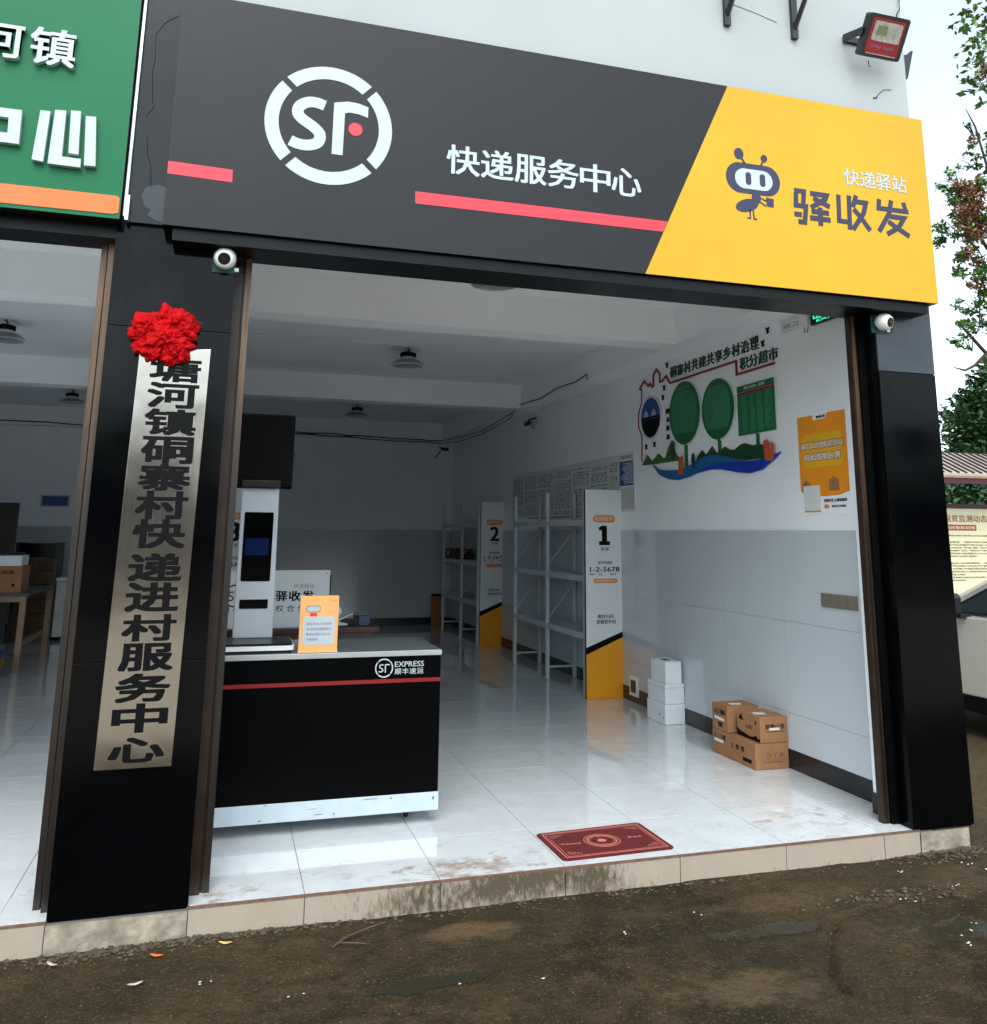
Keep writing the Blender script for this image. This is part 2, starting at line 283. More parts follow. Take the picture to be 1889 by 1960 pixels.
# ------------------------------------------------------------------ geometry helpers
def wloc(o):
    v = Vector((0, 0, 0))
    while o is not None: v += o.location; o = o.parent
    return v
class MB:
    def __init__(s): s.v = []; s.f = []
    def add(s, vs_, fs_):
        k = len(s.v); s.v += [tuple(a) for a in vs_]; s.f += [tuple(i+k for i in f) for f in fs_]; return s
    def box(s, x0, x1, y0, y1, z0, z1):
        return s.add([(x, y, z) for z in (z0, z1) for y in (y0, y1) for x in (x0, x1)],
                     [(0, 2, 3, 1), (4, 5, 7, 6), (0, 1, 5, 4), (2, 6, 7, 3), (0, 4, 6, 2), (1, 3, 7, 5)])
    def prism(s, pts, pl, a, b):
        n = len(pts)
        def P(p, d): return {'F': (p[0], d, p[1]), 'R': (d, p[0], p[1]), 'G': (p[0], p[1], d)}[pl]
        return s.add([P(p, a) for p in pts]+[P(p, b) for p in pts],
                     [tuple(range(n)), tuple(range(2*n-1, n-1, -1))]+[(i, i+n, (i+1) % n+n, (i+1) % n) for i in range(n)])
    def stroke(s, pts, wd, pl, a, b, cap=0, smooth=0):
        pts = [Vector(p) for p in pts]; L = []; Rr = []
        if smooth:
            q = []
            for i in range(len(pts)-1):
                p0, p1, p2, p3 = pts[max(i-1, 0)], pts[i], pts[i+1], pts[min(i+2, len(pts)-1)]
                for k in range(smooth):
                    t = k/smooth; q.append(.5*((2*p1)+(p2-p0)*t+(2*p0-5*p1+4*p2-p3)*t*t+(3*p1-p0-3*p2+p3)*t*t*t))
            pts = q+[pts[-1]]
        n = len(pts)
        for i, p in enumerate(pts):
            d0 = (pts[i]-pts[i-1]).normalized() if i else (pts[1]-pts[0]).normalized()
            d1 = (pts[i+1]-pts[i]).normalized() if i < n-1 else d0
            t = (d0+d1); t = t.normalized() if t.length > 1e-6 else d0
            nn = Vector((-t.y, t.x)); c = max(.45, nn.dot(Vector((-d0.y, d0.x))))
            q = p.copy()
            if i == 0: q -= d1*cap
            if i == n-1: q += d0*cap
            L.append(q+nn*wd/2/c); Rr.append(q-nn*wd/2/c)
        for i in range(n-1):
            s.prism([tuple(L[i]), tuple(L[i+1]), tuple(Rr[i+1]), tuple(Rr[i])], pl, a, b)
        return s
    def tube(s, pts, r, n=6):
        pts = [Vector(p) for p in pts]; rings = []
        up = Vector((0, 0, 1))
        for i, p in enumerate(pts):
            d = (pts[min(i+1, len(pts)-1)]-pts[max(i-1, 0)]).normalized()
            a = d.cross(up)
            if a.length < .05: a = d.cross(Vector((1, 0, 0)))
            a.normalize(); b = d.cross(a)
            rr = r[i] if isinstance(r, (list, tuple)) else r
            rings.append([p+a*rr*math.cos(2*math.pi*k/n)+b*rr*math.sin(2*math.pi*k/n) for k in range(n)])
        vs_ = [v for q in rings for v in q]; fs_ = []
        for i in range(len(pts)-1):
            for k in range(n): fs_.append((i*n+k, i*n+(k+1) % n, (i+1)*n+(k+1) % n, (i+1)*n+k))
        fs_ += [tuple(range(n)), tuple(range((len(pts)-1)*n, len(pts)*n))[::-1]]
        return s.add(vs_, fs_)
    def lathe(s, prof, c, n=32, axis='z'):
        vs_ = []; fs_ = []
        for r, h in prof:
            for k in range(n):
                a = 2*math.pi*k/n; x, y = r*math.cos(a), r*math.sin(a)
                vs_.append({'z': (c[0]+x, c[1]+y, c[2]+h), 'y': (c[0]+x, c[1]+h, c[2]+y), 'x': (c[0]+h, c[1]+x, c[2]+y)}[axis])
        for i in range(len(prof)-1):
            for k in range(n): fs_.append((i*n+k, i*n+(k+1) % n, (i+1)*n+(k+1) % n, (i+1)*n+k))
        fs_ += [tuple(range(n))[::-1], tuple(range((len(prof)-1)*n, len(prof)*n))]
        return s.add(vs_, fs_)
    def ell(s, c, rx_, ry_, pl, a, b, n=40, rot=0):
        cr, sr = math.cos(rot), math.sin(rot)
        return s.prism([(c[0]+rx_*math.cos(2*math.pi*k/n)*cr-ry_*math.sin(2*math.pi*k/n)*sr, c[1]+rx_*math.cos(2*math.pi*k/n)*sr+ry_*math.sin(2*math.pi*k/n)*cr) for k in range(n)], pl, a, b)
    def stad(s, x0, x1, z0, z1, pl, a, b, r=None, n=8):
        r = min(x1-x0, z1-z0)/2*.999 if r is None else r; P = []
        for cx, cz, a0 in ((x1-r, z1-r, 0), (x0+r, z1-r, 90), (x0+r, z0+r, 180), (x1-r, z0+r, 270)):
            for k in range(n+1): t = R_(a0+90*k/n); P.append((cx+r*math.cos(t), cz+r*math.sin(t)))
        return s.prism(P, pl, a, b)
    def text(s, body, box, pl, a, b, bold=0, res=2, spacing=1):
        """flat lettering fitted into a box; on plane R the box is (y_left, y_right, z0, z1)"""
        c = bpy.data.curves.new('t', 'FONT'); c.body = body; c.resolution_u = res; c.space_character = spacing
        o = bpy.data.objects.new('t', c); me = bpy.data.meshes.new_from_object(o)
        if len(me.vertices):
            xs = [v.co.x for v in me.vertices]; ys = [v.co.y for v in me.vertices]
            x0, x1, y0, y1 = min(xs), max(xs), min(ys), max(ys)
            if pl == 'R' or True:
                f = [((v.co.x-x0)/(x1-x0+1e-9)*(box[1]-box[0])+box[0], (v.co.y-y0)/(y1-y0+1e-9)*(box[3]-box[2])+box[2]) for v in me.vertices]
            def P(p, d): return {'F': (p[0], d, p[1]), 'R': (d, p[0], p[1]), 'G': (p[0], p[1], d)}[pl]
            n = len(f); faces = [tuple(q.vertices) for q in me.polygons]
            cnt = {}
            for q in faces:
                for i in range(len(q)):
                    e = (q[i], q[(i+1) % len(q)]); cnt[e] = cnt.get(e, 0)+1
            sides = [(e[0], e[1], e[1]+n, e[0]+n) for e in cnt if (e[1], e[0]) not in cnt]
            sx = (box[1]-box[0])/(x1-x0+1e-9); sy = (box[3]-box[2])/(y1-y0+1e-9)
            sh = [(0, 0)] if bold < .012 else ([(-1, 0), (1, 0)] if bold < .016 else [(-1, -.6), (1, .6), (-1, .6), (1, -.6)]) if bold < .05 else [(-1, -1), (1, 1), (-1, 1), (1, -1), (0, 0), (-1, 0), (1, 0), (0, 1), (0, -1)]
            sg_ = 1 if a < b else -1
            for i, (dx, dy) in enumerate(sh):
                e = min(abs(dx)+abs(dy), 1)*bold*.62
                g_ = [(p[0]+dx*bold*.62*sx, p[1]+dy*bold*.62*sy) for p in f]; a2 = a+sg_*i*.00006
                s.add([P(p, a2) for p in g_]+[P(p, b) for p in g_], faces+[tuple(k+n for k in q[::-1]) for q in faces]+sides)
        bpy.data.objects.remove(o); bpy.data.meshes.remove(me); bpy.data.curves.remove(c)
        return s
    def build(s, name, mt, parent=None, bevel=0, smooth=False, **tags):
        off = wloc(parent) if parent else Vector((0, 0, 0))
        me = bpy.data.meshes.new(name)
        me.from_pydata([(v[0]-off.x, v[1]-off.y, v[2]-off.z) for v in s.v], [], s.f); 
        bm = bmesh.new(); bm.from_mesh(me)
        if len(bm.faces) < 60000: bmesh.ops.recalc_face_normals(bm, faces=bm.faces)
        if bevel: bmesh.ops.bevel(bm, geom=bm.edges[:], offset=bevel, segments=2, affect='EDGES', profile=.6)
        bm.to_mesh(me); bm.free()
        me.materials.append(mt)
        if smooth: me.polygons.foreach_set('use_smooth', [True]*len(me.polygons))
        o = bpy.data.objects.new(name, me); COL.objects.link(o)
        if parent: o.parent = parent
        for k, v in tags.items(): o[k] = v
        return o
def B(*a): return MB().box(*a)
def thing(name, label, cat, loc=(0, 0, 0), group=None, rz=0):
    o = bpy.data.objects.new(name, None); COL.objects.link(o); o.location = loc; o.rotation_euler.z = rz
    o.empty_display_size = .1
    o['label'] = label; o['category'] = cat
    if group: o['group'] = group
    return o
def copy_tree(o, loc=None, label=None, parent=None, rz=None):
    c = o.copy(); COL.objects.link(c)
    if parent: c.parent = parent
    if loc is not None: c.location = loc
    if rz is not None: c.rotation_euler.z = rz
    if label: c['label'] = label
    for ch in [x for x in COL.objects if x.parent == o]: copy_tree(ch, parent=c)
    return c

# ================================================================== ground
def axis(lo, hi, fa, fb, step, grow=1.35):
    v = []; x = fa
    while x <= fb: v.append(x); x += step
    s_ = step; x = v[-1]
    while x < hi: s_ *= grow; x += s_; v.append(x)
    s_ = step; x = v[0]
    while x > lo: s_ *= grow; x -= s_; v.insert(0, x)
    return v
CRACK = [(2.495, -1.116), (2.528, -.978), (2.614, -.862), (2.685, -.753), (2.793, -.646), (2.877, -.568), (2.999, -.544), (3.092, -.505), (3.155, -.504), (3.312, -.486), (3.457, -.471), (3.584, -.478), (3.75, -.62), (3.95, -.78), (4.3, -1.0)]
def crackd(x, y):
    best = 9
    for (a, b), (c, d) in zip(CRACK, CRACK[1:]):
        t = max(0, min(1, ((x-a)*(c-a)+(y-b)*(d-b))/((c-a)**2+(d-b)**2)))
        best = min(best, math.hypot(x-a-t*(c-a), y-b-t*(d-b)))
    return best
GX = axis(-600, 600, -1.6, 5.2, .022); GY = axis(-500, 700, -1.9, .22, .022)
def gz(x, y):
    z = -.122
    if -2.2 < x < 7 and -3 < y < 1:
        z += .008*noise.noise(Vector((x*1.3, y*1.3, 0)))+.005*noise.noise(Vector((x*5, y*5, 3)))+.003*noise.noise(Vector((x*14, y*14, 7)))
        if 2.3 < x < 4.5 and -1.3 < y < -.3:
            wx, wy = x+.02*noise.noise(Vector((x*11, y*11, 9))), y+.02*noise.noise(Vector((x*11, y*11, 19)))
            d = crackd(wx, wy); z -= .03*math.exp(-(d/.011)**2)
            z += .005*math.exp(-((d-.05)/.04)**2)
            z += .02*math.exp(-((x-3.35)**2/.12+(y+.42)**2/.004))*(.5+noise.noise(Vector((x*20, y*20, 1))))
        z += .02*math.exp(-((x-4.0)**2/.06+(y+.05)**2/.006))*(.6+noise.noise(Vector((x*16, y*16, 1))))
        z += .012*math.exp(-((x+.1)**2/.5+(y+.05)**2/.003))
        dp = ((x-1.28)/.26)**2+((y+.25)/.10)**2+.5*noise.noise(Vector((x*9, y*9, 5)))
        z += .009/(1+math.exp(min(50, (dp-.9)*14)))
    elif y > 12 or y < -12 or abs(x) > 30: z = -.2
    return z
vs_ = [(x, y, gz(x, y)) for y in GY for x in GX]
nx = len(GX)
g = MB(); g.add(vs_, [(j*nx+i, j*nx+i+1, (j+1)*nx+i+1, (j+1)*nx+i) for j in range(len(GY)-1) for i in range(nx-1)])
g.build('ground', GROUND, smooth=True, kind='structure')
# grit
random.seed(3)
peb = MB()
def stone(mb, x, y, z, r):
    q = [Vector((random.gauss(0, 1), random.gauss(0, 1), random.gauss(0, .7))).normalized() for _ in range(1)]
    a = random.random()*6.28; s1, s2, s3 = r*random.uniform(.7, 1.3), r*random.uniform(.6, 1.2), r*random.uniform(.35, .7)
    P = [(1, 0, 0), (0, 1, 0), (-1, 0, 0), (0, -1, 0), (0, 0, 1), (0, 0, -1)]
    P = [(x+s1*p[0]*math.cos(a)-s2*p[1]*math.sin(a), y+s1*p[0]*math.sin(a)+s2*p[1]*math.cos(a), z+s3*p[2]) for p in P]
    mb.add(P, [(0, 1, 4), (1, 2, 4), (2, 3, 4), (3, 0, 4), (1, 0, 5), (2, 1, 5), (3, 2, 5), (0, 3, 5)])
for i in range(1800):
    x = random.uniform(-1.2, 5.2); y = -random.uniform(.02, 1.0)**1.2*1.9
    stone(peb, x, y, gz(x, y), random.choice((.002, .0025, .003, .003, .004, .006)))
for i in range(900):   # along the step, at the broken footings and the lifted slab
    c, s_ = random.choice((((-.15, -.05), (.3, .03)), ((-.15, -.05), (.3, .03)), ((.3, -.03), (.3, .02)), ((3.98, -.03), (.16, .06)), ((3.98, -.03), (.16, .06)), ((3.35, -.44), (.22, .035)), ((2.0, -.04), (.8, .02))))
    x = random.gauss(c[0], s_[0]); y = min(-.01, random.gauss(c[1], s_[1]))
    stone(peb, x, y, gz(x, y)+.002, random.uniform(.005, .016))
peb.build('grit', PEB, kind='stuff', label='loose grit and small stones on the wet ground')
bits = MB()
for (x, y) in [(3.656, -.412), (3.952, -.209), (3.99, -.259), (3.28, -.859), (3.34, -.851), (3.415, -.795), (3.234, -.917), (3.309, -.492), (3.507, -.177), (2.3, -.35), (.5, -.6), (1.42, -.75), (1.9, -.45), (.2, -.4), (1.1, -.68)]:
    for k in range(random.choice((1, 2, 3))):
        x2, y2 = x+random.gauss(0, .02), y+random.gauss(0, .015); a = random.random()*3; r = random.uniform(.002, .006)
        bits.prism([(x2+r*math.cos(a+t)*(1.6 if t in (0, 3) else 1), y2+r*math.sin(a+t)*.8) for t in (0, 1.2, 2.4, 3, 4.5)], 'G', -.116, -.1145)
bits.build('litter_chips', BITS, kind='stuff', label='white chips of litter scattered on the ground')
ck = MB(); rc = random.Random(2); PP = []
for (a, b), (c, d) in zip(CRACK, CRACK[1:]):
    for k in range(8): PP.append((a+(c-a)*k/8+rc.uniform(-.008, .008), b+(d-b)*k/8+rc.uniform(-.008, .008)))

for (x, y) in PP:
    if rc.random() < .6: stone(ck, x+rc.gauss(0, .03), y+rc.gauss(0, .025), gz(x, y), rc.uniform(.0015, .006))
ck.build('slab_edge', PEB, kind='stuff', label='crumbled edge along the crack in the ground')
tw = MB(); tw.tube([(.693, -.273, -.106), (.74, -.225, -.1), (.765, -.195, -.104), (.86, -.145, -.1), (.939, -.1, -.104)], [.004, .005, .005, .004, .003], 5)
tw.tube([(.723, -.245, -.104), (.774, -.271, -.1), (.827, -.276, -.106)], [.004, .004, .002], 5)
t = tw.build('twig', BARK); t['label'] = 'thin forked twig lying on the ground before the step'; t['category'] = 'twig'
random.seed(11)
for i, (x, y, lab, m_) in enumerate([(.02, -.14, 'orange dry leaf lying by the left pillar foot', ORANGE), (-.04, -.36, 'pale curled leaf on the dirt below the left pillar', ROOFM), (-.36, -.11, 'tan dry leaf nearest the left end of the step', ROOFM), (.28, -.10, 'yellowish dry leaf just below the step beside the left pillar', PEACH)]):
    L = MB(); a = random.random()*6; P = []
    for k in range(8):
        tt = k/8*6.283; r = .016*(1+.25*math.cos(2*tt)); P.append((x+r*1.5*math.cos(tt)*math.cos(a)-r*.7*math.sin(tt)*math.sin(a), y+r*1.5*math.cos(tt)*math.sin(a)+r*.7*math.sin(tt)*math.cos(a), -.109+.003*math.cos(2*tt)))
    L.add(P+[(x, y, -.108)], [(k, (k+1) % 8, 8) for k in range(8)])
    o = L.build('dry_leaf', m_); o['label'] = lab; o['category'] = 'leaf'; o['group'] = 'dry leaves on the dirt'

# ================================================================== floor, step
slab = B(-4.2, 3.92, .014, 11.1, -.30, -.004).build('floor', GROUT, kind='structure')
tm = {}
def tile_obj(name, dims, mt, parent, loc, key, axis_='G'):
    if key not in tm:
        x, y, z = dims; o = B(-x/2, x/2, -y/2, y/2, -z/2, z/2).build(name, mt); tm[key] = o.data; COL.objects.unlink(o); bpy.data.objects.remove(o)
    o = bpy.data.objects.new(name, tm[key]); COL.objects.link(o); o.parent = parent; o.location = loc; return o
rnd = random.Random(5)
def floor_row(xs, ys):
    for (xa, xb) in xs:
        for (ya, yb) in ys:
            g_ = .0018
            if xb-xa < .05: continue
            tile_obj('floor_tile', (xb-xa-2*g_, yb-ya-2*g_, .008), TILE, slab, ((xa+xb)/2, (ya+yb)/2, -.004+rnd.uniform(-.0002, .0002)), ('ft', round(xb-xa, 3), round(yb-ya, 3)))
ye = [.012, .57]+[.57+.6*k for k in range(1, 18)]+[11.1]
ys = list(zip(ye, ye[1:]))
floor_row([(-.05, .0)]+[(.6*k, .6*k+.6) for k in range(0, 6)]+[(3.6, 3.92)], ys)
floor_row([(-.6, -.27)]+[(-.6*k-.6, -.6*k) for k in range(1, 6)], [(.302, .57)]+ys[1:])
floor_row([(-.6*k-.6, -.6*k) for k in range(1, 6)], [(.012, .30)])
B(-.6, -.05, .012, .3, -.004, .0).build('threshold_tile', TILE, slab)
step = B(-4.2, 3.83, .010, .5, -.31, -.008).build('step', GROUT, kind='structure')
for a, b in [(-1.8, -1.2), (-1.2, -.6), (-.6, -.414), (.124, .6), (.6, 1.2), (1.2, 1.8), (1.8, 2.4), (2.4, 3.0), (3.0, 3.6), (3.6, 3.83)]:
    B(a+.002, b-.002, rnd.uniform(-.001, .001), .010, -.135, -.010).build('riser_tile', RISER, step, bevel=.001)
    B(a, b, -.002, .0115, -.0085, -.0005).build('edge_strip', TRIM, step)
# footings below the pillars
def lumpy(name, x0, x1, y0, y1, z0, z1, parent, seed, mt=CONC):
    nx_, nz_ = int((x1-x0)/.009)+2, 18; V = []; Fc = []
    for j in range(nz_):
        for i in range(nx_):
            x = x0+(x1-x0)*i/(nx_-1); z = z0+(z1-z0)*j/(nz_-1); t = j/(nz_-1)
            V.append((x, y0-.014+(.008*noise.noise(Vector((x*7+seed, z*12, 1)))+.006*noise.noise(Vector((x*38, z*38, seed))))*(1-t**3)-.012*max(0, noise.noise(Vector((x*13, z*5, seed)))+.1)*max(0, .75-t), z))
    for j in range(nz_-1):
        for i in range(nx_-1): Fc.append((j*nx_+i, j*nx_+i+1, (j+1)*nx_+i+1, (j+1)*nx_+i))
    mb = MB(); mb.add(V, Fc); mb.box(x0, x1, y0+.03, y1, z0, z1-.001)
    return mb.build(name, mt, parent)

# ================================================================== building
bld = thing('shop_building', 'white plastered shop building with black clad pillars and open shopfronts', 'building')
B(-9, 4.17, 0, .2, 2.985, 7.2).build('facade_wall', PLASTER, bld)
B(4.0, 4.17, .2, 11.3, -.2, 7.2).build('side_wall', PLASTER, bld)
B(-9, 4.0, 11.3, 11.5, -.2, 7.2).build('rear_wall', PLASTER, bld)
B(-9, 4.17, 0.001, 11.5, 7.2, 7.35).build('roof', CONC, bld)
rw = B(3.925, 3.999, .2, 11.1, -.2, 3.6).build('right_wall', INWALL, bld)
bw = B(-4.2, 3.999, 11.105, 11.28, -.2, 3.6).build('back_wall', INWALL, bld)
pw = B(-.27, -.055, .3, 11.1, -.2, 3.6).build('partition_wall', INWALL, bld)
lw = B(-4.4, -4.2, .2, 11.1, -.2, 3.6).build('left_wall', INWALL, bld)
B(-4.2, 3.925, .2, 11.1, 3.4, 3.62).build('ceiling', CEIL, bld)
for x0, x1 in ((-.055, 3.65), (-4.0, -.27)):
    B(x0, x1, 2.24, 2.5, 3.1, 3.4).build('ceiling_beam', CEIL, bld)
    B(x0, x1, 6.43, 6.69, 3.1, 3.4).build('ceiling_beam', CEIL, bld)
    B(x0, x1, 10.85, 11.1, 3.1, 3.4).build('ceiling_beam', CEIL, bld)
B(3.65, 3.925, .2, 11.1, 3.102, 3.4).build('ceiling_beam', CEIL, bld)
# wall tiles: dado of large grey glazed tiles, thin dark joints
def dado_R(parent):
    y = .47
    while y < 11.08:
        y1 = min(y+.8, 11.098)
        for z0, z1 in ((.125, .36), (.36, .96), (.96, 1.575)):
            tile_obj('wall_tile', (.012, y1-y-.002, z1-z0-.002), WTILE, parent, (3.919, (y+y1)/2, (z0+z1)/2), ('wr', round(y1-y, 3), round(z1-z0, 3)))
        tile_obj('skirting_tile', (.014, y1-y-.002, .123), SKIRT, parent, (3.918, (y+y1)/2, .0625), ('sr', round(y1-y, 3)))
        y = y1
dado_R(rw)
for x0, x1 in ((-.055, 3.91), (-4.2, -.27)):
    x = x0
    while x < x1-.02:
        xb = min(x+.8, x1)
        for z0, z1 in ((.125, .36), (.36, .96), (.96, 1.575)):
            tile_obj('wall_tile', (xb-x-.002, .012, z1-z0-.002), WTILE, bw, ((x+xb)/2, 11.099, (z0+z1)/2), ('wb', round(xb-x, 3), round(z1-z0, 3)))
        tile_obj('skirting_tile', (xb-x-.002, .014, .123), SKIRT, bw, ((x+xb)/2, 11.098, .0625), ('sb', round(xb-x, 3)))
        x = xb
# column return just inside the right jamb
B(3.80, 3.925, .2, .316, 0, 3.4).build('column_return', INWALL, bld)
B(3.79, 3.80, .2, .320, 0, .11).build('skirting', SKIRT, bld)
# pillars
pl_ = B(-.405, .117, .012, .34, -.01, 2.93).build('pillar', DARK, bld)
for z0, z1 in ((0, .98), (.984, 2.445), (2.449, 2.93)):
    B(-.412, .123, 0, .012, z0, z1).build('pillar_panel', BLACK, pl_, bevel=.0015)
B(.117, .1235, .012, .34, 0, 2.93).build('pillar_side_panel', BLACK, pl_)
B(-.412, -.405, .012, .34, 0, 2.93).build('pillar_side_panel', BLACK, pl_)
pr_ = B(3.797, 4.188, .012, .198, -.01, 2.93).build('pillar', DARK, bld)
for z0, z1 in ((0, 2.497), (2.501, 2.93)):
    B(3.79, 4.195, 0, .012, z0, z1).build('pillar_panel', SKYGREY if z0 > 1 else BLACK, pr_, bevel=.0015)
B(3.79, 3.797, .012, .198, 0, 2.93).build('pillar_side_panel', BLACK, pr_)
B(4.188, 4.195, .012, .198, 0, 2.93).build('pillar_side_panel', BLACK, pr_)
lumpy('concrete_footing', -.412, .122, .01, .33, -.31, -.012, bld, 2)
lumpy('concrete_footing', 3.832, 4.15, .01, .38, -.31, -.012, bld, 8)
# lintels and brown frames
B(-4.2, 3.79, .002, .2, 2.858, 2.984).build('lintel', DARK, bld)
B(3.79, 4.19, .002, .2, 2.932, 2.984).build('lintel', DARK, bld)
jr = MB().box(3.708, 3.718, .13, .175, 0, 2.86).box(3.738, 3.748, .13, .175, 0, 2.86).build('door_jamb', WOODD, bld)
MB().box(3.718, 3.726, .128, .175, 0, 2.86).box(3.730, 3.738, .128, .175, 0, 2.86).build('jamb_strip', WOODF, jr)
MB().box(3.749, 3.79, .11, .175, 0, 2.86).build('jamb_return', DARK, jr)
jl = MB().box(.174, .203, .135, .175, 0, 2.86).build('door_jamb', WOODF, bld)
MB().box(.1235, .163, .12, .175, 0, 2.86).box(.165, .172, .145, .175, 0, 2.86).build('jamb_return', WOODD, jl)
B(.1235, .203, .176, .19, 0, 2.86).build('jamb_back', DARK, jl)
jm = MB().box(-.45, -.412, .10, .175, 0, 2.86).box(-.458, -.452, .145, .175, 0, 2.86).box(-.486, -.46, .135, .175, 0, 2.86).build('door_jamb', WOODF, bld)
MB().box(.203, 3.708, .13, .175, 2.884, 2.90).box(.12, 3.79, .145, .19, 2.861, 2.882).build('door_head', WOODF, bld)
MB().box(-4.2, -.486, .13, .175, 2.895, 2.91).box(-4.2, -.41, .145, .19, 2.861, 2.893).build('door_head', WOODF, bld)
# fascia panel over the left pillar, aluminium strip, hairline cracks
fp = B(-.37, -.2, -.03, 0, 2.935, 4.7).build('fascia_panel', FASCIA, bld)
MB().tube([(a, -.0315, b) for a, b in [(-.225, 4.014), (-.282, 3.967), (-.321, 3.897), (-.314, 3.758), (-.321, 3.696), (-.309, 3.551), (-.297, 3.519), (-.327, 3.471)]], .0012, 4).tube([(a, -.0315, b) for a, b in [(-.317, 3.363), (-.306, 3.272), (-.287, 3.216), (-.28, 3.118), (-.268, 3.078), (-.223, 3.055)]], .0012, 4).build('torn_film_edge', INK, fp)
MB().prism([(-.21, 3.12), (-.25, 3.13), (-.30, 3.11), (-.315, 3.07), (-.30, 3.02), (-.27, 3.0), (-.285, 2.975), (-.24, 2.95), (-.205, 2.945)], 'F', -.0325, -.0305).build('torn_film_patch', mat('blue_grey_torn_film', (.010, .012, .016), .25, var=.3, scale=9), fp)
B(-.386, -.371, -.055, 0, 2.95, 4.7).build('aluminium_strip', ALU, bld, bevel=.002)
B(-.375, -.36, -.07, -.03, 2.93, 3.05).build('bolt_plate', ALU, bld)
# hairline marks on the plaster
MB().tube([(3.917, -.001, 4.268), (3.945, -.001, 4.295), (3.959, -.001, 4.309), (3.986, -.001, 4.334), (4.045, -.001, 4.343)], .003, 4).tube([(3.90, -.001, 4.262), (3.93, -.001, 4.272)], .006, 4).tube([(2.87, -.001, 4.73), (3.05, -.001, 4.70), (3.22, -.001, 4.66)], .0022, 4).build('wall_crack', GREYT, bld)

# ================================================================== logo helper
def ringsegs(cx, cz, ro, ri, pl, a, b, gap=.016):
    out = []
    for k in range(4):
        a0, a1 = R_(-45+90*k+2), R_(45+90*k+2); P = []
        go, gi = math.asin(gap/ro), math.asin(gap/ri)
        for i in range(15): t = a0+go+(a1-a0-2*go)*i/14; P.append((cx+ro*math.cos(t), cz+ro*math.sin(t)))
        for i in range(15): t = a1-gi-(a1-a0-2*gi)*i/14; P.append((cx+ri*math.cos(t), cz+ri*math.sin(t)))
        out.append(P)
    return out
SL = [(.491, 3.592), (.45, 3.602), (.409, 3.598), (.372, 3.573), (.363, 3.537), (.385, 3.508), (.445, 3.470), (.474, 3.437), (.466, 3.395), (.42, 3.374), (.37, 3.376), (.335, 3.388)]
FL = [(.535, 3.345), (.535, 3.616), (.601, 3.632), (.655, 3.630), (.704, 3.617), (.704, 3.561), (.657, 3.573), (.610, 3.575), (.590, 3.567), (.588, 3.345)]
def logo(par, cx, cz, sc_, y, mt, wd=.055):
    f = lambda p: (cx+(p[0]-.518)*sc_, cz+(p[1]-3.493)*sc_)
    for P in ringsegs(.518, 3.493, .309, .243 if wd > .04 else .27, 'F', 0, 0): MB().prism([f(p) for p in P], 'F', y, y+.002).build('logo_ring_segment', mt, par)
    MB().stroke([f(p) for p in SL], wd*sc_, 'F', y, y+.002, smooth=5).build('logo_letter', mt, par)
    if wd > .04: MB().prism([f(p) for p in FL], 'F', y, y+.002).build('logo_letter', mt, par)
    else:
        MB().stroke([f((.562, 3.345)), f((.562, 3.60)), f((.63, 3.61)), f((.704, 3.59))], wd*sc_, 'F', y, y+.002).build('logo_letter', mt, par)

# ================================================================== main sign
sg = thing('shop_sign', 'long grey and yellow shop sign with SF ring logo and white Chinese lettering', 'sign', (2, -.08, 2.9))
B(-.203, 4.125, -.146, -.002, 2.9, 4.077).build('sign_case', DARK, sg)
MB().prism([(-.203, 2.9), (2.209, 2.9), (2.757, 4.078), (-.203, 4.078)], 'F', -.15, -.1462).build('grey_panel', SIGNGREY, sg)
MB().prism([(2.2096, 2.9), (4.126, 2.9), (4.121, 4.078), (2.7576, 4.078)], 'F', -.15, -.1462).build('yellow_panel', SIGNYEL, sg)
B(-.16, 4.07, -.12, -.003, 2.84, 2.899).build('lower_frame', DARK, sg)
MB().prism([(-.2025, 3.146), (.084, 3.139), (.083, 3.201), (-.2025, 3.207)], 'F', -.1512, -.1502).build('red_stripe', SIGNRED, sg)
MB().prism([(.957, 3.142), (2.321, 3.147), (2.349, 3.208), (.955, 3.205)], 'F', -.1512, -.1502).build('red_stripe', SIGNRED, sg)
logo(sg, .518, 3.493, 1, -.1525, WHITE)
MB().ell((.645, 3.49), .034, .034, 'F', -.1527, -.1504).build('logo_dot', SIGNRED, sg)
w1 = (2.205-1.113)/6
for i, ch in enumerate('快递服务中心'):
    x0 = 1.113+i*w1; MB().text(ch, (x0, x0+w1*.93, 3.325, 3.48), 'F', -.1525, -.1502, bold=.028).build('character', WHITE, sg)
# ant emblem
a_ = -.1522; b_ = -.1502
MB().stad(2.723, 3.073, 3.434, 3.616, 'F', a_, b_, r=.088).build('emblem_head', NAVY, sg)
MB().stad(2.779, 3.023, 3.462, 3.582, 'F', a_-.001, a_-.0002).build('emblem_face', WHITE, sg)
for ex in (2.865, 2.957): MB().stad(ex-.018, ex+.018, 3.485, 3.562, 'F', a_-.002, a_-.0012).build('emblem_eye', NAVY, sg)
MB().stroke([(2.815, 3.665), (2.848, 3.612)], .012, 'F', a_, b_).ell((2.811, 3.669), .03, .034, 'F', a_-.0005, b_).build('emblem_antenna', NAVY, sg)
MB().stroke([(2.972, 3.655), (2.953, 3.612)], .011, 'F', a_, b_).ell((2.975, 3.661), .021, .023, 'F', a_-.0005, b_).build('emblem_antenna', NAVY, sg)
MB().ell((2.85, 3.362), .075, .037, 'F', a_, b_, rot=.3).ell((2.912, 3.412), .029, .036, 'F', a_-.0004, b_).stroke([(2.90, 3.45), (2.91, 3.40), (2.895, 3.36)], .03, 'F', a_-.0008, b_).build('emblem_body', NAVY, sg)
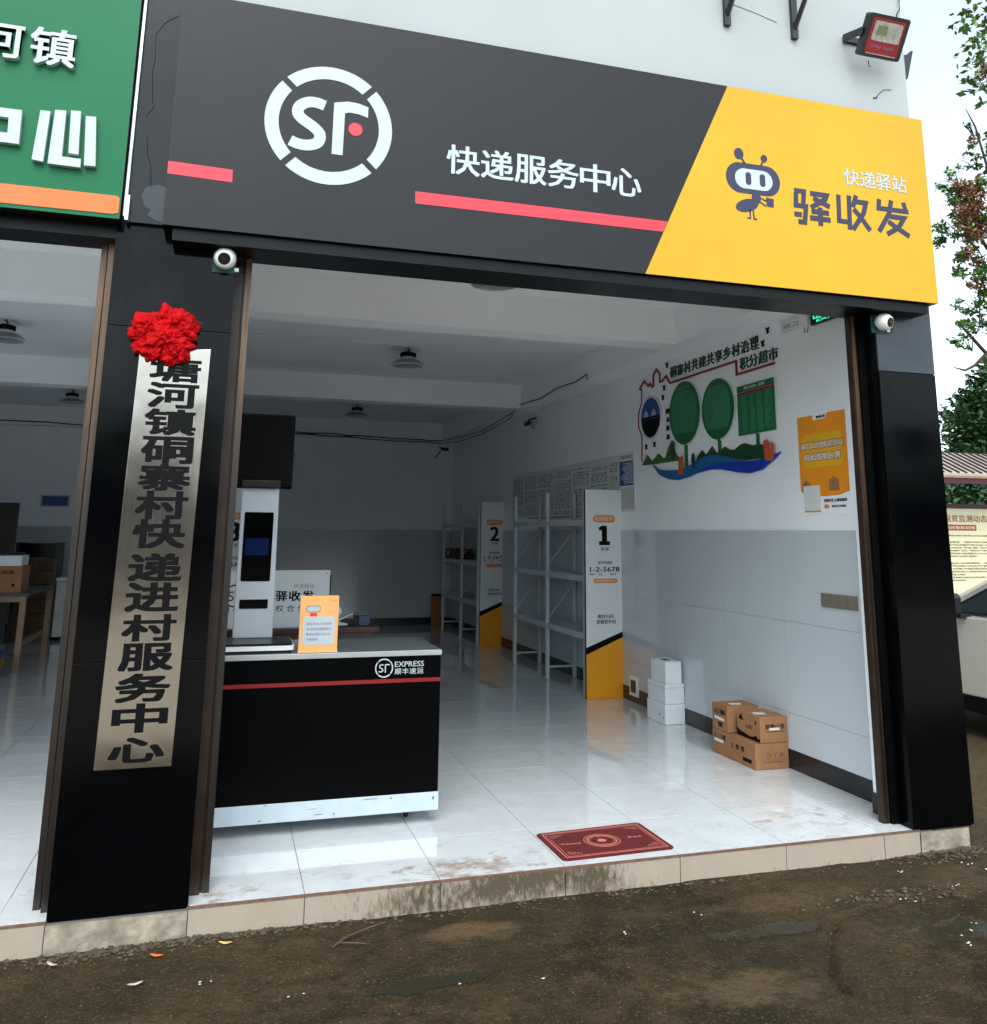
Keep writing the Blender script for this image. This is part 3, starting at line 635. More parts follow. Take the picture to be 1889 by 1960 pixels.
MB().stroke([(2.92, 3.40), (2.975, 3.372)], .008, 'F', a_, b_).stroke([(2.93, 3.42), (2.985, 3.40)], .008, 'F', a_-.0002, b_).prism([(2.976, 3.424), (3.026, 3.42), (3.022, 3.369), (2.98, 3.373)], 'F', a_-.0006, b_).build('emblem_parcel', NAVY, sg)
MB().stroke([(2.868, 3.34), (2.868, 3.288), (2.85, 3.287)], .008, 'F', a_, b_).stroke([(2.888, 3.34), (2.892, 3.287), (2.91, 3.286)], .008, 'F', a_-.0002, b_).build('emblem_leg', NAVY, sg)
w2 = (3.968-3.517)/4
for i, ch in enumerate('快递驿站'):
    x0 = 3.517+i*w2; MB().text(ch, (x0, x0+w2*.94, 3.573, 3.676), 'F', -.1525, -.1502, bold=.02).build('character', WHITE, sg)
GL = [[[(3.166, 3.493), (3.231, 3.493), (3.222, 3.412)], [(3.177, 3.479), (3.173, 3.403), (3.240, 3.403), (3.226, 3.305), (3.183, 3.305)], [(3.159, 3.349), (3.208, 3.349)], [(3.274, 3.488), (3.385, 3.488), (3.375, 3.463), (3.274, 3.401)], [(3.292, 3.461), (3.402, 3.420)], [(3.276, 3.379), (3.393, 3.379)], [(3.264, 3.338), (3.401, 3.338)], [(3.335, 3.407), (3.333, 3.297)]],
      [[(3.468, 3.504), (3.462, 3.342), (3.519, 3.341)], [(3.541, 3.508), (3.533, 3.295)], [(3.592, 3.514), (3.564, 3.439)], [(3.576, 3.475), (3.658, 3.475), (3.637, 3.409), (3.555, 3.299)], [(3.568, 3.427), (3.616, 3.379), (3.675, 3.306)]],
      [[(3.755, 3.512), (3.747, 3.454), (3.963, 3.455)], [(3.930, 3.511), (3.941, 3.46)], [(3.842, 3.514), (3.819, 3.428), (3.739, 3.308)], [(3.823, 3.412), (3.926, 3.411), (3.879, 3.345), (3.796, 3.298)], [(3.81, 3.378), (3.87, 3.344), (3.955, 3.301)]]]
for gl in GL:
    mb = MB()
    for i, st in enumerate(gl): mb.stroke(st, .030, 'F', -.1515-.0003*i, -.1502)
    mb.build('character', NAVY, sg)

# ================================================================== green sign on the left unit
gs = thing('shop_sign', 'green neighbouring shop sign with raised white characters and orange lower band', 'sign', (-2, -.08, 2.92))
B(-4.2, -.393, -.096, -.002, 2.921, 5.2).build('sign_case', DARK, gs)
B(-4.2, -.392, -.1, -.0963, 2.92, 5.2).build('green_panel', SIGNGREEN, gs)
MB().prism([(-4.2, 2.928), (-.42, 2.940), (-.398, 2.948), (-.398, 3.015), (-.408, 3.027), (-4.2, 3.027)], 'F', -.1035, -.1003).build('orange_band', ORANGE, gs)
def raised(o, f): o.build('character', f, gs)
MB().text('镇', (-.83, -.646, 3.608, 3.787), 'F', -.13, -.101, bold=.03).build('character', WHITE, gs)
MB().text('河', (-1.04, -.862, 3.615, 3.782), 'F', -.13, -.101, bold=.03).build('character', WHITE, gs)
MB().text('塘', (-1.26, -1.08, 3.615, 3.782), 'F', -.13, -.101, bold=.03).build('character', WHITE, gs)
mb = MB()
for P in [[(-.758, 3.384), (-.717, 3.385), (-.723, 3.142), (-.769, 3.147)], [(-.699, 3.395), (-.653, 3.398), (-.650, 3.177), (-.572, 3.176), (-.570, 3.135), (-.704, 3.137)], [(-.634, 3.402), (-.593, 3.405), (-.584, 3.195), (-.625, 3.197)], [(-.571, 3.385), (-.528, 3.387), (-.509, 3.149), (-.556, 3.147)]]:
    mb.prism([(p[0], p[1]-.002) for p in P], 'F', -.13, -.101)
mb.build('character', WHITE, gs)
mb = MB(); mb.prism([(-1.07, 3.37), (-.831, 3.37), (-.827, 3.209), (-1.06, 3.209), (-1.06, 3.253), (-.877, 3.255), (-.880, 3.328), (-1.07, 3.327)], 'F', -.13, -.101)
mb.box(-.985, -.945, -.13, -.101, 3.1, 3.209).box(-.985, -.945, -.13, -.101, 3.371, 3.42).build('character', WHITE, gs)

# ================================================================== plaque and bow
pq = thing('plaque', 'tall brushed metal plaque with black vertical characters on the left pillar', 'plaque', (-.12, -.02, .56))
MB().prism([(-.288, .56), (.015, .56), (.044, 2.36), (-.261, 2.325)], 'F', -.028, -.002).build('metal_sheet', PLAQUE, pq, bevel=.0015)
zs = [(2.311, 2.2), (2.19, 2.08), (2.069, 1.958), (1.945, 1.831), (1.823, 1.711), (1.703, 1.587), (1.579, 1.461), (1.434, 1.321), (1.309, 1.194), (1.176, 1.072), (1.057, .951), (.934, .825), (.813, .704), (.679, .586)]
for ch, (zt, zb) in zip('塘河镇硐寨村快递进村服务中心', zs):
    cx = -.128+(zt-.65)*.0160
    MB().text(ch, (cx-.103, cx+.103, zb, zt), 'F', -.030, -.0275, bold=.05).build('character', INK, pq)
bow = thing('ribbon_bow', 'red crumpled cloth bow tied over the top of the plaque', 'bow', (-.165, -.05, 2.41))
random.seed(5)
def rosette(cx, cz, r, seed, sq=1.0):
    n, mrr = 56, 30; V = []; Fc = []
    for j in range(mrr+1):
        u = j/mrr; rad = r*math.sin(u*math.pi*.5)
        for i in range(n):
            a = 2*math.pi*i/n; d = Vector((math.cos(a)*math.sin(u*1.57), math.sin(a)*math.sin(u*1.57), math.cos(u*1.57)))
            f = .88+.5*noise.noise(d*1.5+Vector((seed, 0, 0)))+.45*abs(noise.noise(d*2.2+Vector((0, seed, 0))))-.16*abs(noise.noise(d*5+Vector((0, 0, seed))))
            V.append((cx+d.x*r*f, -.035-d.z*r*.75*f, cz+d.y*r*f*sq))
        # rings
    for j in range(mrr):
        for i in range(n): Fc.append((j*n+i, j*n+(i+1) % n, (j+1)*n+(i+1) % n, (j+1)*n+i))
    mb = MB(); mb.add(V, Fc); return mb
for cx, cz, r, sd_ in ((-.243, 2.445, .062, 1), (-.172, 2.44, .06, 2.7), (-.105, 2.475, .06, 4.1), (-.07, 2.435, .055, 5.5), (-.215, 2.37, .062, 7.2), (-.125, 2.39, .07, 8.8), (-.085, 2.36, .05, 10.1), (-.18, 2.41, .06, 13.1), (-.20, 2.325, .045, 12.2), (-.135, 2.315, .045, 14.5), (-.16, 2.485, .05, 16.2), (-.255, 2.35, .042, 18.4), (-.08, 2.32, .038, 20.7), (-.27, 2.41, .045, 22.1)):
    rosette(cx, cz, r, sd_).build('bow_loop', REDCLOTH, bow, smooth=True)
MB().tube([(-.06, -.05, 2.475), (-.03, -.06, 2.48), (.0, -.05, 2.47)], [.004, .003, .002], 5).build('bow_tail', REDCLOTH, bow)

# ================================================================== cameras, floodlight, AC brackets
def dome_cam(x, z, label, aim):
    t = thing('security_camera', label, 'security camera', (x, -.01, z), 'white cameras on the pillars')
    B(x-.055, x+.055, -.008, -.001, z-.055, z+.055).build('back_plate', TEALP, t)
    mb = MB().lathe([(.0, -.03), (.032, -.028), (.048, -.015), (.052, .0), (.048, .018), (.036, .036), (.03, .04)], (0, 0, 0), 28, 'y')
    o = mb.build('camera_body', CAMW, t, smooth=True); 
    o.data.transform(Matrix.Rotation(R_(aim[0]), 4, 'Z') @ Matrix.Rotation(R_(aim[1]), 4, 'X')); o.data.transform(Matrix.Translation((0, -.055, 0)))
    o.data.transform(Matrix.Translation(-Vector(t.location)+Vector((x, 0, z)))) if False else None
    o.location = (0, 0, 0)
    # mesh built at world origin minus thing location: shift back to the thing's own origin
    o.data.transform(Matrix.Translation(Vector(t.location))) if False else None
    return t, o
def camera_thing(x, z, label, yaw, pitch, tag=True):
    t = thing('security_camera', label, 'security camera', (x, -.001, z), 'white cameras on the pillars')
    B(x-.055, x+.05, -.007, -.0012, z-.058, z+.05).build('back_plate', TEALP, t)
    rot = Matrix.Rotation(R_(yaw), 4, 'Z') @ Matrix.Rotation(R_(pitch), 4, 'X')
    def tr(mb):
        mb.v = [tuple(rot @ Vector(v)+Vector((x, -.052, z))) for v in mb.v]; return mb
    tr(MB().lathe([(.012, .045), (.036, .04), (.048, .02), (.052, .0), (.048, -.022), (.040, -.036), (.034, -.040), (.0, -.040)], (0, 0, 0), 30, 'y')).build('camera_body', CAMW, t, smooth=True)
    l_ = tr(MB().lathe([(.0, -.044), (.028, -.043), (.029, -.036)], (0, 0, 0), 30, 'y')).build('lens_cover', BLACKP, t)
    tr(MB().lathe([(.0, -.0475), (.009, -.0465), (.011, -.043)], (0, 0, 0), 20, 'y')).build('lens', LENS, l_)
    B(x+.045, x+.065, -.02, -.008, z-.05, z-.033).build('cable_clip', CAMW, t)
    MB().tube([(x+.05, -.015, z-.04), (x+.075, -.02, z-.02), (x+.09, -.015, z-.03), (x+.08, -.012, z-.05), (x+.06, -.012, z-.045)], .003, 5).build('cable', INK, t)
    return t
camera_thing(.076, 2.795, 'white round camera at the top right of the left pillar', -4, 18)
camera_thing(3.808, 2.785, 'white round camera on the right pillar under the yellow sign', 18, 14)
MB().tube([(3.78, -.01, 2.88), (3.80, -.03, 2.86), (3.79, -.03, 2.84)], .004, 5).tube([(3.80, -.01, 2.885), (3.84, -.03, 2.86), (3.82, -.03, 2.83)], .004, 5).build('camera_cable', INK, None, label='black camera cables dropping behind the yellow sign onto the right pillar', category='cable')

fl = thing('floodlight', 'black and red square floodlight tilted down on the white wall', 'floodlight', (3.8, -.1, 4.5))
rotf = Matrix.Translation((3.856, -.182, 4.575)) @ Matrix.Rotation(R_(33), 4, 'X') @ Matrix.Diagonal((1, 1, .83, 1))
def trf(mb): mb.v = [tuple(rotf @ Vector(v)) for v in mb.v]; return mb
trf(MB().stad(-.148, .148, -.152, .152, 'F', -.018, .03, r=.02)).build('lamp_case', FLBLK, fl)
trf(MB().stad(-.12, .12, -.125, .125, 'F', -.0195, -.0182, r=.01)).build('lamp_face', FLRED, fl)
rf = trf(MB().stad(-.10, .105, -.035, .105, 'F', -.0215, -.0197, r=.015)).build('reflector', REFL, fl)
trf(MB().box(-.07, .0, -.0228, -.0217, .01, .075)).build('led_panel', mat('olive_led_chip', lin((120, 122, 84)), .4), rf)
trf(MB().text('Solar Light', (-.085, .085, -.09, -.058), 'F', -.0205, -.0196, bold=.01)).build('lettering', PURP, fl)
trf(MB().box(-.11, .11, -.0215, -.0197, -.13, -.124)).build('lower_trim', ALU, fl)
B(3.70, 4.01, -.016, -.001, 4.615, 4.655).build('wall_plate', FLBLK, fl)
for xx in (3.694, 4.010): MB().prism([(-.20, 4.61), (-.015, 4.66), (-.015, 4.60), (-.05, 4.60), (-.18, 4.565)], 'R', xx, xx+.007).build('bracket_arm', FLBLK, fl)
MB().tube([(3.80, -.10, 4.45), (3.80, -.10, 4.42), (3.81, -.10, 4.41)], .003, 5).build('cable', INK, fl)
MB().tube([(4.151, -.02, 5.3), (4.151, -.02, 4.993), (4.147, -.02, 4.919), (4.11, -.03, 4.867), (4.02, -.1, 4.68)], .004, 5).build('supply_cable', INK, fl)
def acb(xa, label):
    t = thing('wall_bracket', label, 'bracket', (xa, 0, 4.58), 'black steel brackets on the white wall')
    B(xa-.02, xa+.02, -.026, -.001, 4.562, 5.1).build('wall_rail', FLBLK, t)
    MB().tube([(xa, -.02, 4.63), (xa, -.42, 5.08)], .018, 4).build('strut', FLBLK, t)
    MB().tube([(xa, -.02, 4.86), (xa, -.22, 4.92)], .015, 4).build('strut', FLBLK, t)
    B(xa-.014, xa+.014, -.45, -.023, 5.08, 5.11).build('arm', FLBLK, t)
acb(2.86, 'left black triangular steel bracket at the top of the white wall')
acb(3.335, 'right black triangular steel bracket at the top of the white wall')
ct = MB(); ct.prism([(4.172, 4.70), (4.30, 4.70), (4.345, 4.74), (4.36, 4.74), (4.30, 4.53), (4.25, 4.49), (4.172, 4.49)], 'F', .12, .135)
o = ct.build('side_bracket', FLBLK, None, label='dark triangular bracket plate sticking out of the building corner', category='bracket')

# ================================================================== desk and what stands on it
dk = thing('service_desk', 'black counter desk with red stripe, metal top edge and scuffed white plinth', 'desk', (.65, 1.1, 0))
B(-.03, 1.362, .793, 1.42, .16, .868).build('desk_body', DESKBLK, dk)
B(-.03, 1.366, .7895, 1.424, .068, .160).build('plinth', DESKWHT, dk, bevel=.003)
B(-.03, 1.3625, .7915, .793, .729, .749).build('red_stripe', DESKRED, dk)
B(-.036, 1.366, .786, 1.43, .868, .895).build('top_edge', STEEL2, dk, bevel=.002)
B(-.03, 1.36, .796, 1.424, .8952, .8972).build('top_surface', STONE, dk)
for cx_, cy_ in ((.08, .93), (1.22, .95), (.08, 1.36), (1.22, 1.36)):
    MB().lathe([(.026, -.011), (.03, -.006), (.03, .006), (.026, .011)], (cx_, cy_, .03), 20, 'x').box(cx_-.014, cx_+.014, cy_-.012, cy_+.012, .045, .067).build('castor', RUBBER, dk)
logo(dk, 1.045, .807, .0495/.309, .7905, WHITE, wd=.035)
MB().text('EXPRESS', (1.104, 1.266, .811, .839), 'F', .7905, .792, bold=.012).build('lettering', WHITE, dk)
for i, ch in enumerate('顺丰速运'): MB().text(ch, (1.104+i*.0415, 1.104+i*.0415+.036, .772, .803), 'F', .7905, .792, bold=.015).build('character', WHITE, dk)
sc1 = MB()
for (a, c, w_, h_) in ((.95, .145, .09, .004), (.70, .09, .05, .004), (.42, .08, .02, .006), (.45, .15, .01, .006), (.80, .085, .012, .008), (1.10, .14, .012, .008), (.66, .12, .06, .002), (1.33, .12, .012, .02)):
    sc1.prism([(a, c), (a+w_, c+h_*.3), (a+w_*.8, c+h_), (a+w_*.2, c+h_*.8)], 'F', .7888, .7894)
sc1.build('scuff_marks', GREYT, dk)

kk = thing('scanner_kiosk', 'grey self-service scanner with black screen head standing on the desk', 'kiosk', (.35, 1.0, .897))
MB().stad(.13, .562, .815, 1.225, 'G', .912, .935, r=.04).build('base', CAMW, kk)
MB().stad(.16, .55, .84, 1.20, 'G', .8975, .912, r=.03).build('base_foot', BLACKP, kk)
MB().stad(.137, .552, .825, 1.17, 'G', .935, .947, r=.035).build('base_pad', BLACKP, kk)
mb = MB(); mb.prism([(.241, .947), (.457, .947), (.448, 1.78), (.240, 1.78)], 'F', 1.10, 1.19); mb.build('column', GREYPL, kk, bevel=.008)
mb = MB().stad(.263, .425, 1.257, 1.642, 'F', 1.096, 1.0985, r=.008).build('display', SCREEN, kk)
B(.277, .406, 1.0935, 1.0957, 1.40, 1.495).build('screen_image', BLUESCR, mb)
MB().stad(.266, .421, 1.107, 1.157, 'F', 1.096, 1.0985, r=.006).build('receipt_slot', SCREEN, kk)
B(.235, .452, 1.06, 1.22, 1.782, 1.822).build('neck', BLACKP, kk, bevel=.004)
hd = MB(); hd.prism([(1.09, 1.79), (1.11, 1.775), (1.17, 2.20), (1.13, 2.215), (1.085, 2.2)], 'R', .165, .517); hd.build('screen_head', mat('matt_black_case', (.001, .001, .001), .5, spec=.08), kk, bevel=.006)
MB().tube([(.517, 1.14, 1.99), (.53, 1.15, 1.985), (.525, 1.15, 1.97)], .003, 5).build('cable', INK, kk)

cs = thing('card_stand', 'peach acrylic notice stand with white rounded text panel on the desk', 'notice stand', (.68, .83, .897))
B(.581, .788, .822, .832, .8975, 1.192).build('card', PEACH, cs, bevel=.001)
B(.579, .79, .81, .86, .8973, .9035).build('foot', mat('peach_foot', lin((240, 180, 130)), .3), cs)
MB().stad(.600, .770, .935, 1.083, 'F', .8208, .8218, r=.014).build('text_panel', WHITE, cs)
tx = MB()
for i, s_ in enumerate(('请出示本人有效身', '份证按照国家相关', '要求完成实名认证,', '开箱验视')): tx.text(s_, (.618, .752 if i < 3 else .682, 1.037-i*.027-.0, 1.052-i*.027), 'F', .8200, .8207, bold=.01)
tx.build('lettering', PURP, cs)
MB().stad(.613, .690, 1.105, 1.140, 'F', .8212, .8218, r=.012).build('printed_label', PURP, cs)
MB().stad(.617, .686, 1.109, 1.136, 'F', .8206, .8211, r=.010).build('printed_label', WHITE, cs)
MB().box(.635, .672, .8212, .8218, 1.084, 1.102).build('printed_parcel', SIGNRED, cs)
MB().text('驿收发', (.745, .775, 1.162, 1.172), 'F', .8208, .8218, bold=.01).build('lettering', PILL, cs)

# ================================================================== brown table behind with its board
tb = thing('table', 'low dark brown wooden table behind the desk', 'table', (.7, 3.9, 0))
B(-.02, 1.455, 3.50, 4.3, .71, .752).build('table_top', MAHOG, tb, bevel=.004)
MB().box(.0, 1.39, 3.55, 3.575, .63, .71).box(.0, 1.39, 4.2, 4.225, .63, .71).box(1.365, 1.39, 3.575, 4.2, .63, .71).box(.0, .025, 3.575, 4.2, .63, .71).build('apron', MAHOG, tb)
for x, y in ((.02, 3.58), (1.33, 3.58), (.02, 4.17), (1.33, 4.17)): B(x, x+.05, y-.02, y+.03, 0, .70).build('leg', MAHOG, tb)
wb = thing('sign_board', 'white sign board with black and orange Chinese lettering leaning on the brown table', 'sign board', (.5, 3.6, .752))
B(-.02, 1.036, 3.585, 3.60, .7525, 1.214).build('board', PAPER, wb, bevel=.001)
for i, ch in enumerate('快递驿站'): MB().text(ch, (.738+i*.043, .738+i*.043+.039, 1.068, 1.104), 'F', 3.583, 3.5845, bold=.01).build('character', PILL, wb)
for i, ch in enumerate('驿收发'): MB().text(ch, (.597+i*.108, .597+i*.108+.092, .966, 1.046), 'F', 3.583, 3.5845, bold=.045).build('character', INK, wb)
for ch, x0 in (('顺', .17), ('丰', .26), ('授', .43), ('权', .60), ('合', .69), ('作', .78)): MB().text(ch, (x0, x0+.066, .878, .934), 'F', 3.583, 3.5845, bold=.008).build('character', INK, wb)
logo(wb, .27, 1.01, .09/.309, 3.583, INK, wd=.035)
MB().ell((1.01, 1.19), .005, .005, 'F', 3.583, 3.585).build('screw', GREYT, wb)
mo = thing('monitor', 'black computer monitor seen from behind beside the white board', 'monitor', (.82, 3.68, .752))
B(.55, 1.055, 3.66, 3.69, .80, 1.17).build('screen_back', BLACKP, mo, bevel=.004)
MB().box(.78, .84, 3.69, 3.71, .77, .95).box(.70, .92, 3.64, 3.78, .753, .768).build('monitor_stand', BLACKP, mo)
it = thing('tape_dispenser', 'white curved tape dispenser on the brown table right of the card stand', 'dispenser', (1.12, 3.62, .752))
MB().lathe([(.022, -.012), (.042, -.012), (.042, .012), (.022, .012)], (1.105, 3.62, .875), 26, 'y').build('roll', CAMW, it)
MB().prism([(1.07, .753), (1.20, .753), (1.205, .772), (1.14, .785), (1.13, .82), (1.10, .85), (1.085, .83)], 'F', 3.60, 3.64).build('dispenser_body', CAMW, it, bevel=.004)
pp = MB().prism([(1.12, .80), (1.24, .855), (1.245, .862), (1.13, .815)], 'F', 3.55, 3.66).build('paper_sheet', PAPERW, None, label='loose white paper curling up on the brown table', category='paper')
ph = thing('pen_holder', 'black pen holder with pens on the brown table', 'pen holder', (1.27, 3.62, .752))
B(1.255, 1.29, 3.60, 3.64, .7525, .84).build('cup', BLACKP, ph)
MB().tube([(1.26, 3.62, .82), (1.255, 3.62, .86)], .003, 5).tube([(1.27, 3.62, .82), (1.272, 3.62, .865)], .003, 5).tube([(1.28, 3.62, .82), (1.29, 3.62, .857)], .003, 5).build('pen', INK, ph)
bx = B(1.295, 1.385, 3.58, 3.66, .753, .835).build('box', mat('dusky_blue_box', lin((52, 66, 104)), .5), None, label='small dusky blue box at the right end of the brown table', category='box')
kb = B(1.05, 1.44, 3.52, 3.57, .7525, .763).build('keyboard', BLACKP, None, bevel=.003, label='thin black keyboard along the front edge of the brown table', category='keyboard')

# ================================================================== shelf end totems
def totem(x0, yf, num, label, wdt=.40):
    t = thing('shelf_totem', label, 'totem sign', (x0+wdt/2, yf, 0), 'numbered totem signs at the shelf ends')
    B(x0, x0+wdt, yf+.0015, yf+.035, 0.002, 1.972).build('board_core', DARK, t)
    MB().prism([(x0, .468), (x0+wdt, .618), (x0+wdt, 1.97), (x0, 1.97)], 'F', yf, yf+.0013).build('white_panel', PAPER, t)
    MB().prism([(x0, .404), (x0+wdt, .566), (x0+wdt, .6175), (x0, .4675)], 'F', yf, yf+.0013).build('black_band', INK, t)
    MB().prism([(x0, .002), (x0+wdt, .002), (x0+wdt, .5655), (x0, .4035)], 'F', yf, yf+.0013).build('orange_panel', TOTORANGE, t)
    P = lambda u0, u1, z0, z1: (x0+u0, x0+u1, z0, z1)
    a, b = yf-.0015, yf-.0003
    MB().stad(*P(.08, .316, 1.648, 1.722), 'F', a, b).build('orange_pill', PILL, t)
    MB().text('自助取件', P(.105, .292, 1.663, 1.708), 'F', a-.0008, a-.0001, bold=.01).build('lettering', PAPERW, t)
    if num == '1': MB().box(*[x0+.172, x0+.228, a, b, 1.445, 1.618]).box(x0+.142, x0+.258, a-.0003, b, 1.43, 1.468).prism([(x0+.142, 1.573), (x0+.172, 1.573), (x0+.172, 1.618), (x0+.142, 1.600)], 'F', a-.0003, b).build('number', INK, t)
    else: MB().text(num, P(.14, .26, 1.43, 1.618), 'F', a, b, bold=.04, res=6).build('number', INK, t)
    MB().text('货架', P(.155, .25, 1.376, 1.41), 'F', a, b, bold=.012).build('lettering', INK, t)
    MB().text('取件码规则', P(.13, .275, 1.249, 1.276), 'F', a, b, bold=.02).build('lettering', INK, t)
    MB().text('1-2-5678', P(.045, .355, 1.176, 1.222), 'F', a, b, bold=.03, spacing=1.05).build('lettering', INK, t)
    MB().text('货架号', P(.04, .095, 1.142, 1.160), 'F', a, b, bold=.02).text('层号', P(.135, .17, 1.142, 1.160), 'F', a, b, bold=.02).text('取件号', P(.26, .32, 1.142, 1.160), 'F', a, b, bold=.02).build('lettering', INK, t)
    MB().stad(*P(.078, .335, 1.068, 1.110), 'F', a, b).build('orange_pill', PILL, t)
    MB().box(x0+.10, x0+.31, a-.0006, a-.0001, 1.086, 1.092).build('printed_line', PAPERW, t)
    MB().text('微信扫码', P(.12, .285, .735, .773), 'F', a, b, bold=.02).build('lettering', INK, t)
    MB().text('查看取件码', P(.105, .31, .685, .723), 'F', a, b, bold=.02).build('lettering', INK, t)
    return t
totem(3.535, 3.985, '1', 'white and orange totem sign numbered 1 beside the right wall')
totem(3.595, 8.03, '2', 'white and orange totem sign numbered 2 further back by the right wall', .37)
totem(.04, 5.4, '3', 'white and orange totem sign numbered 3 half hidden behind the scanner kiosk')
ob = thing('end_board', 'narrow orange board with black top band in the far right corner of the room', 'board', (3.5, 10.6, 0))
B(3.48, 3.64, 10.6, 10.64, .003, .50).build('orange_panel', mat('dull_orange_board', lin((150, 92, 18)), .6), ob); B(3.48, 3.64, 10.6, 10.64, .5005, .54).build('black_band', INK, ob)

# ================================================================== shelves
def rack(name_label, ys_, x0, x1, grp='grey steel storage racks'):
    t = thing('storage_rack', name_label, 'rack', ((x0+x1)/2, ys_[0], 0), grp)
    for y in ys_:
        for x in (x0, x1-.03):
            B(x, x+.035, y-.02, y+.02, 0.003, 1.98).build('post', SHELF, t)
        MB().tube([(x0+.02, y, .62), (x1-.02, y, 1.0)], .006, 5).build('diagonal_brace', SHELF, t)
        MB().tube([(x0+.02, y, 1.2), (x1-.02, y, 1.55)], .006, 5).build('diagonal_brace', SHELF, t)
        B(x0+.035, x1-.03, y-.012, y+.012, .12, .14).build('end_brace', SHELF, t)
    for ya, yb in zip(ys_, ys_[1:]):
        for z in (.575, 1.12, 1.66):
            B(x0+.003, x0+.03, ya+.02, yb-.02, z-.045, z+.012).build('shelf_beam', SHELF, t)
            B(x1-.03, x1-.003, ya+.02, yb-.02, z-.045, z+.012).build('shelf_beam', SHELF, t)
            B(x0+.031, x1-.031, ya+.022, yb-.022, z-.005, z+.006).build('shelf_board', SHELF, t)
    return t
rack('nearer grey steel rack under the row of printed sheets on the right', [4.10, 5.2, 6.36], 3.555, 3.90)
rack('farther grey steel rack in the right rear corner holding a dark box', [8.12, 9.06, 10.25], 3.57, 3.90)
rack('grey steel rack along the left partition wall, hidden behind the desk', [5.5, 6.7, 7.9], .02, .36)
def carton(name, x0, x1, y0, y1, z0, z1, label, mt=CARD, grp=None, prints=()):
    t = thing(name, label, 'box', ((x0+x1)/2, (y0+y1)/2, z0), grp)
    B(x0, x1, y0, y1, z0, z1).build('box_body', mt, t, bevel=.003)
    return t
c1 = carton('parcel_box', 3.60, 3.86, 9.5, 10.2, 1.128, 1.29, 'dark brown box lying on the middle shelf of the far rack', mt=mat('dark_carton', lin((84, 58, 40)), .7))
MB().box(3.598, 3.5995, 9.95, 10.05, 1.18, 1.25).build('printed_label', PAPERW, c1)

# ================================================================== boxes on the floor
F1 = thing('foam_box', 'white polystyrene box at the bottom of the stack of three', 'box', (3.82, 2.9, 0), 'white polystyrene boxes stacked by the wall')
B(3.727, 3.909, 2.747, 3.087, 0.002, .1575).build('box_body', FOAM, F1, bevel=.005)
MB().ell((2.85, .07), .006, .012, 'R', 3.7255, 3.7268, 10).ell((2.79, .05), .006, .01, 'R', 3.7255, 3.7268, 10).build('dent_mark', GREYT, F1)
F2 = thing('foam_box', 'white polystyrene box in the middle of the stack of three', 'box', (3.82, 2.9, .16), 'white polystyrene boxes stacked by the wall')
B(3.733, 3.908, 2.75, 3.08, .160, .285).build('box_body', FOAM, F2, bevel=.008); B(3.731, 3.909, 2.748, 3.082, .287, .318).build('lid', FOAM, F2, bevel=.006)
F3 = thing('foam_box', 'smallest white polystyrene box on top of the stack of three', 'box', (3.8, 2.9, .32), 'white polystyrene boxes stacked by the wall')
B(3.738, 3.885, 2.747, 3.02, .320, .497).build('box_body', FOAM, F3, bevel=.004)
B(3.775, 3.835, 2.83, 2.93, .4972, .4985).build('label_sticker', GREYT, F3)

C1 = thing('carton', 'long brown cardboard carton lying at the bottom of the small pile', 'carton', (3.78, 1.57, 0), 'brown cartons piled by the right wall')
B(3.650, 3.908, 1.293, 1.85, .002, .165).build('box_body', CARD, C1, bevel=.003)
mb = MB()
mb.text('云上小寨', (1.83, 1.67, .105, .145), 'R', 3.6492, 3.6498, bold=.02).text('土', (1.60, 1.565, .088, .12), 'R', 3.6492, 3.6498, bold=.03).text('蜂', (1.535, 1.495, .085, .12), 'R', 3.6492, 3.6498, bold=.03).text('蜜', (1.47, 1.43, .085, .12), 'R', 3.6492, 3.6498, bold=.03)
mb.prism([(1.45, .03), (1.34, .03), (1.34, .055), (1.45, .055)], 'R', 3.6492, 3.6498).build('lettering', INK, C1)
MB().prism([(1.82, .085), (1.70, .085), (1.70, .105), (1.82, .107)], 'R', 3.6478, 3.6490).build('label_sticker', PAPERW, C1)
mb = MB()
for i in range(4):
    x = 3.70+i*.045
    mb.stroke([(x, .062), (x, .102), (x+.034, .102), (x+.034, .062), (x, .062)], .0015, 'F', 1.2918, 1.2926)
mb.prism([(3.757, .068), (3.768, .068), (3.765, .08), (3.772, .098), (3.753, .098), (3.760, .08)], 'F', 1.2918, 1.2926)
mb.stroke([(3.805, .07), (3.805, .095)], .004, 'F', 1.2918, 1.2926).ell((3.852, .09), .010, .006, 'F', 1.2918, 1.2926).stroke([(3.852, .09), (3.852, .07)], .003, 'F', 1.2914, 1.2924)
mb.box(3.705, 3.865, 1.2918, 1.2926, .045, .049).build('handling_symbols', mat('faded_brown_print', lin((96, 58, 36)), .8), C1)
B(3.764, 3.79, 1.2914, 1.2928, .06, .163).build('tape_strip', TAPE, C1)
C2 = thing('carton', 'brown carton with mountain print on the front end of the pile', 'carton', (3.8, 1.44, .168), 'brown cartons piled by the right wall')
B(3.695, 3.909, 1.293, 1.585, .168, .332).build('box_body', CARD, C2, bevel=.003)
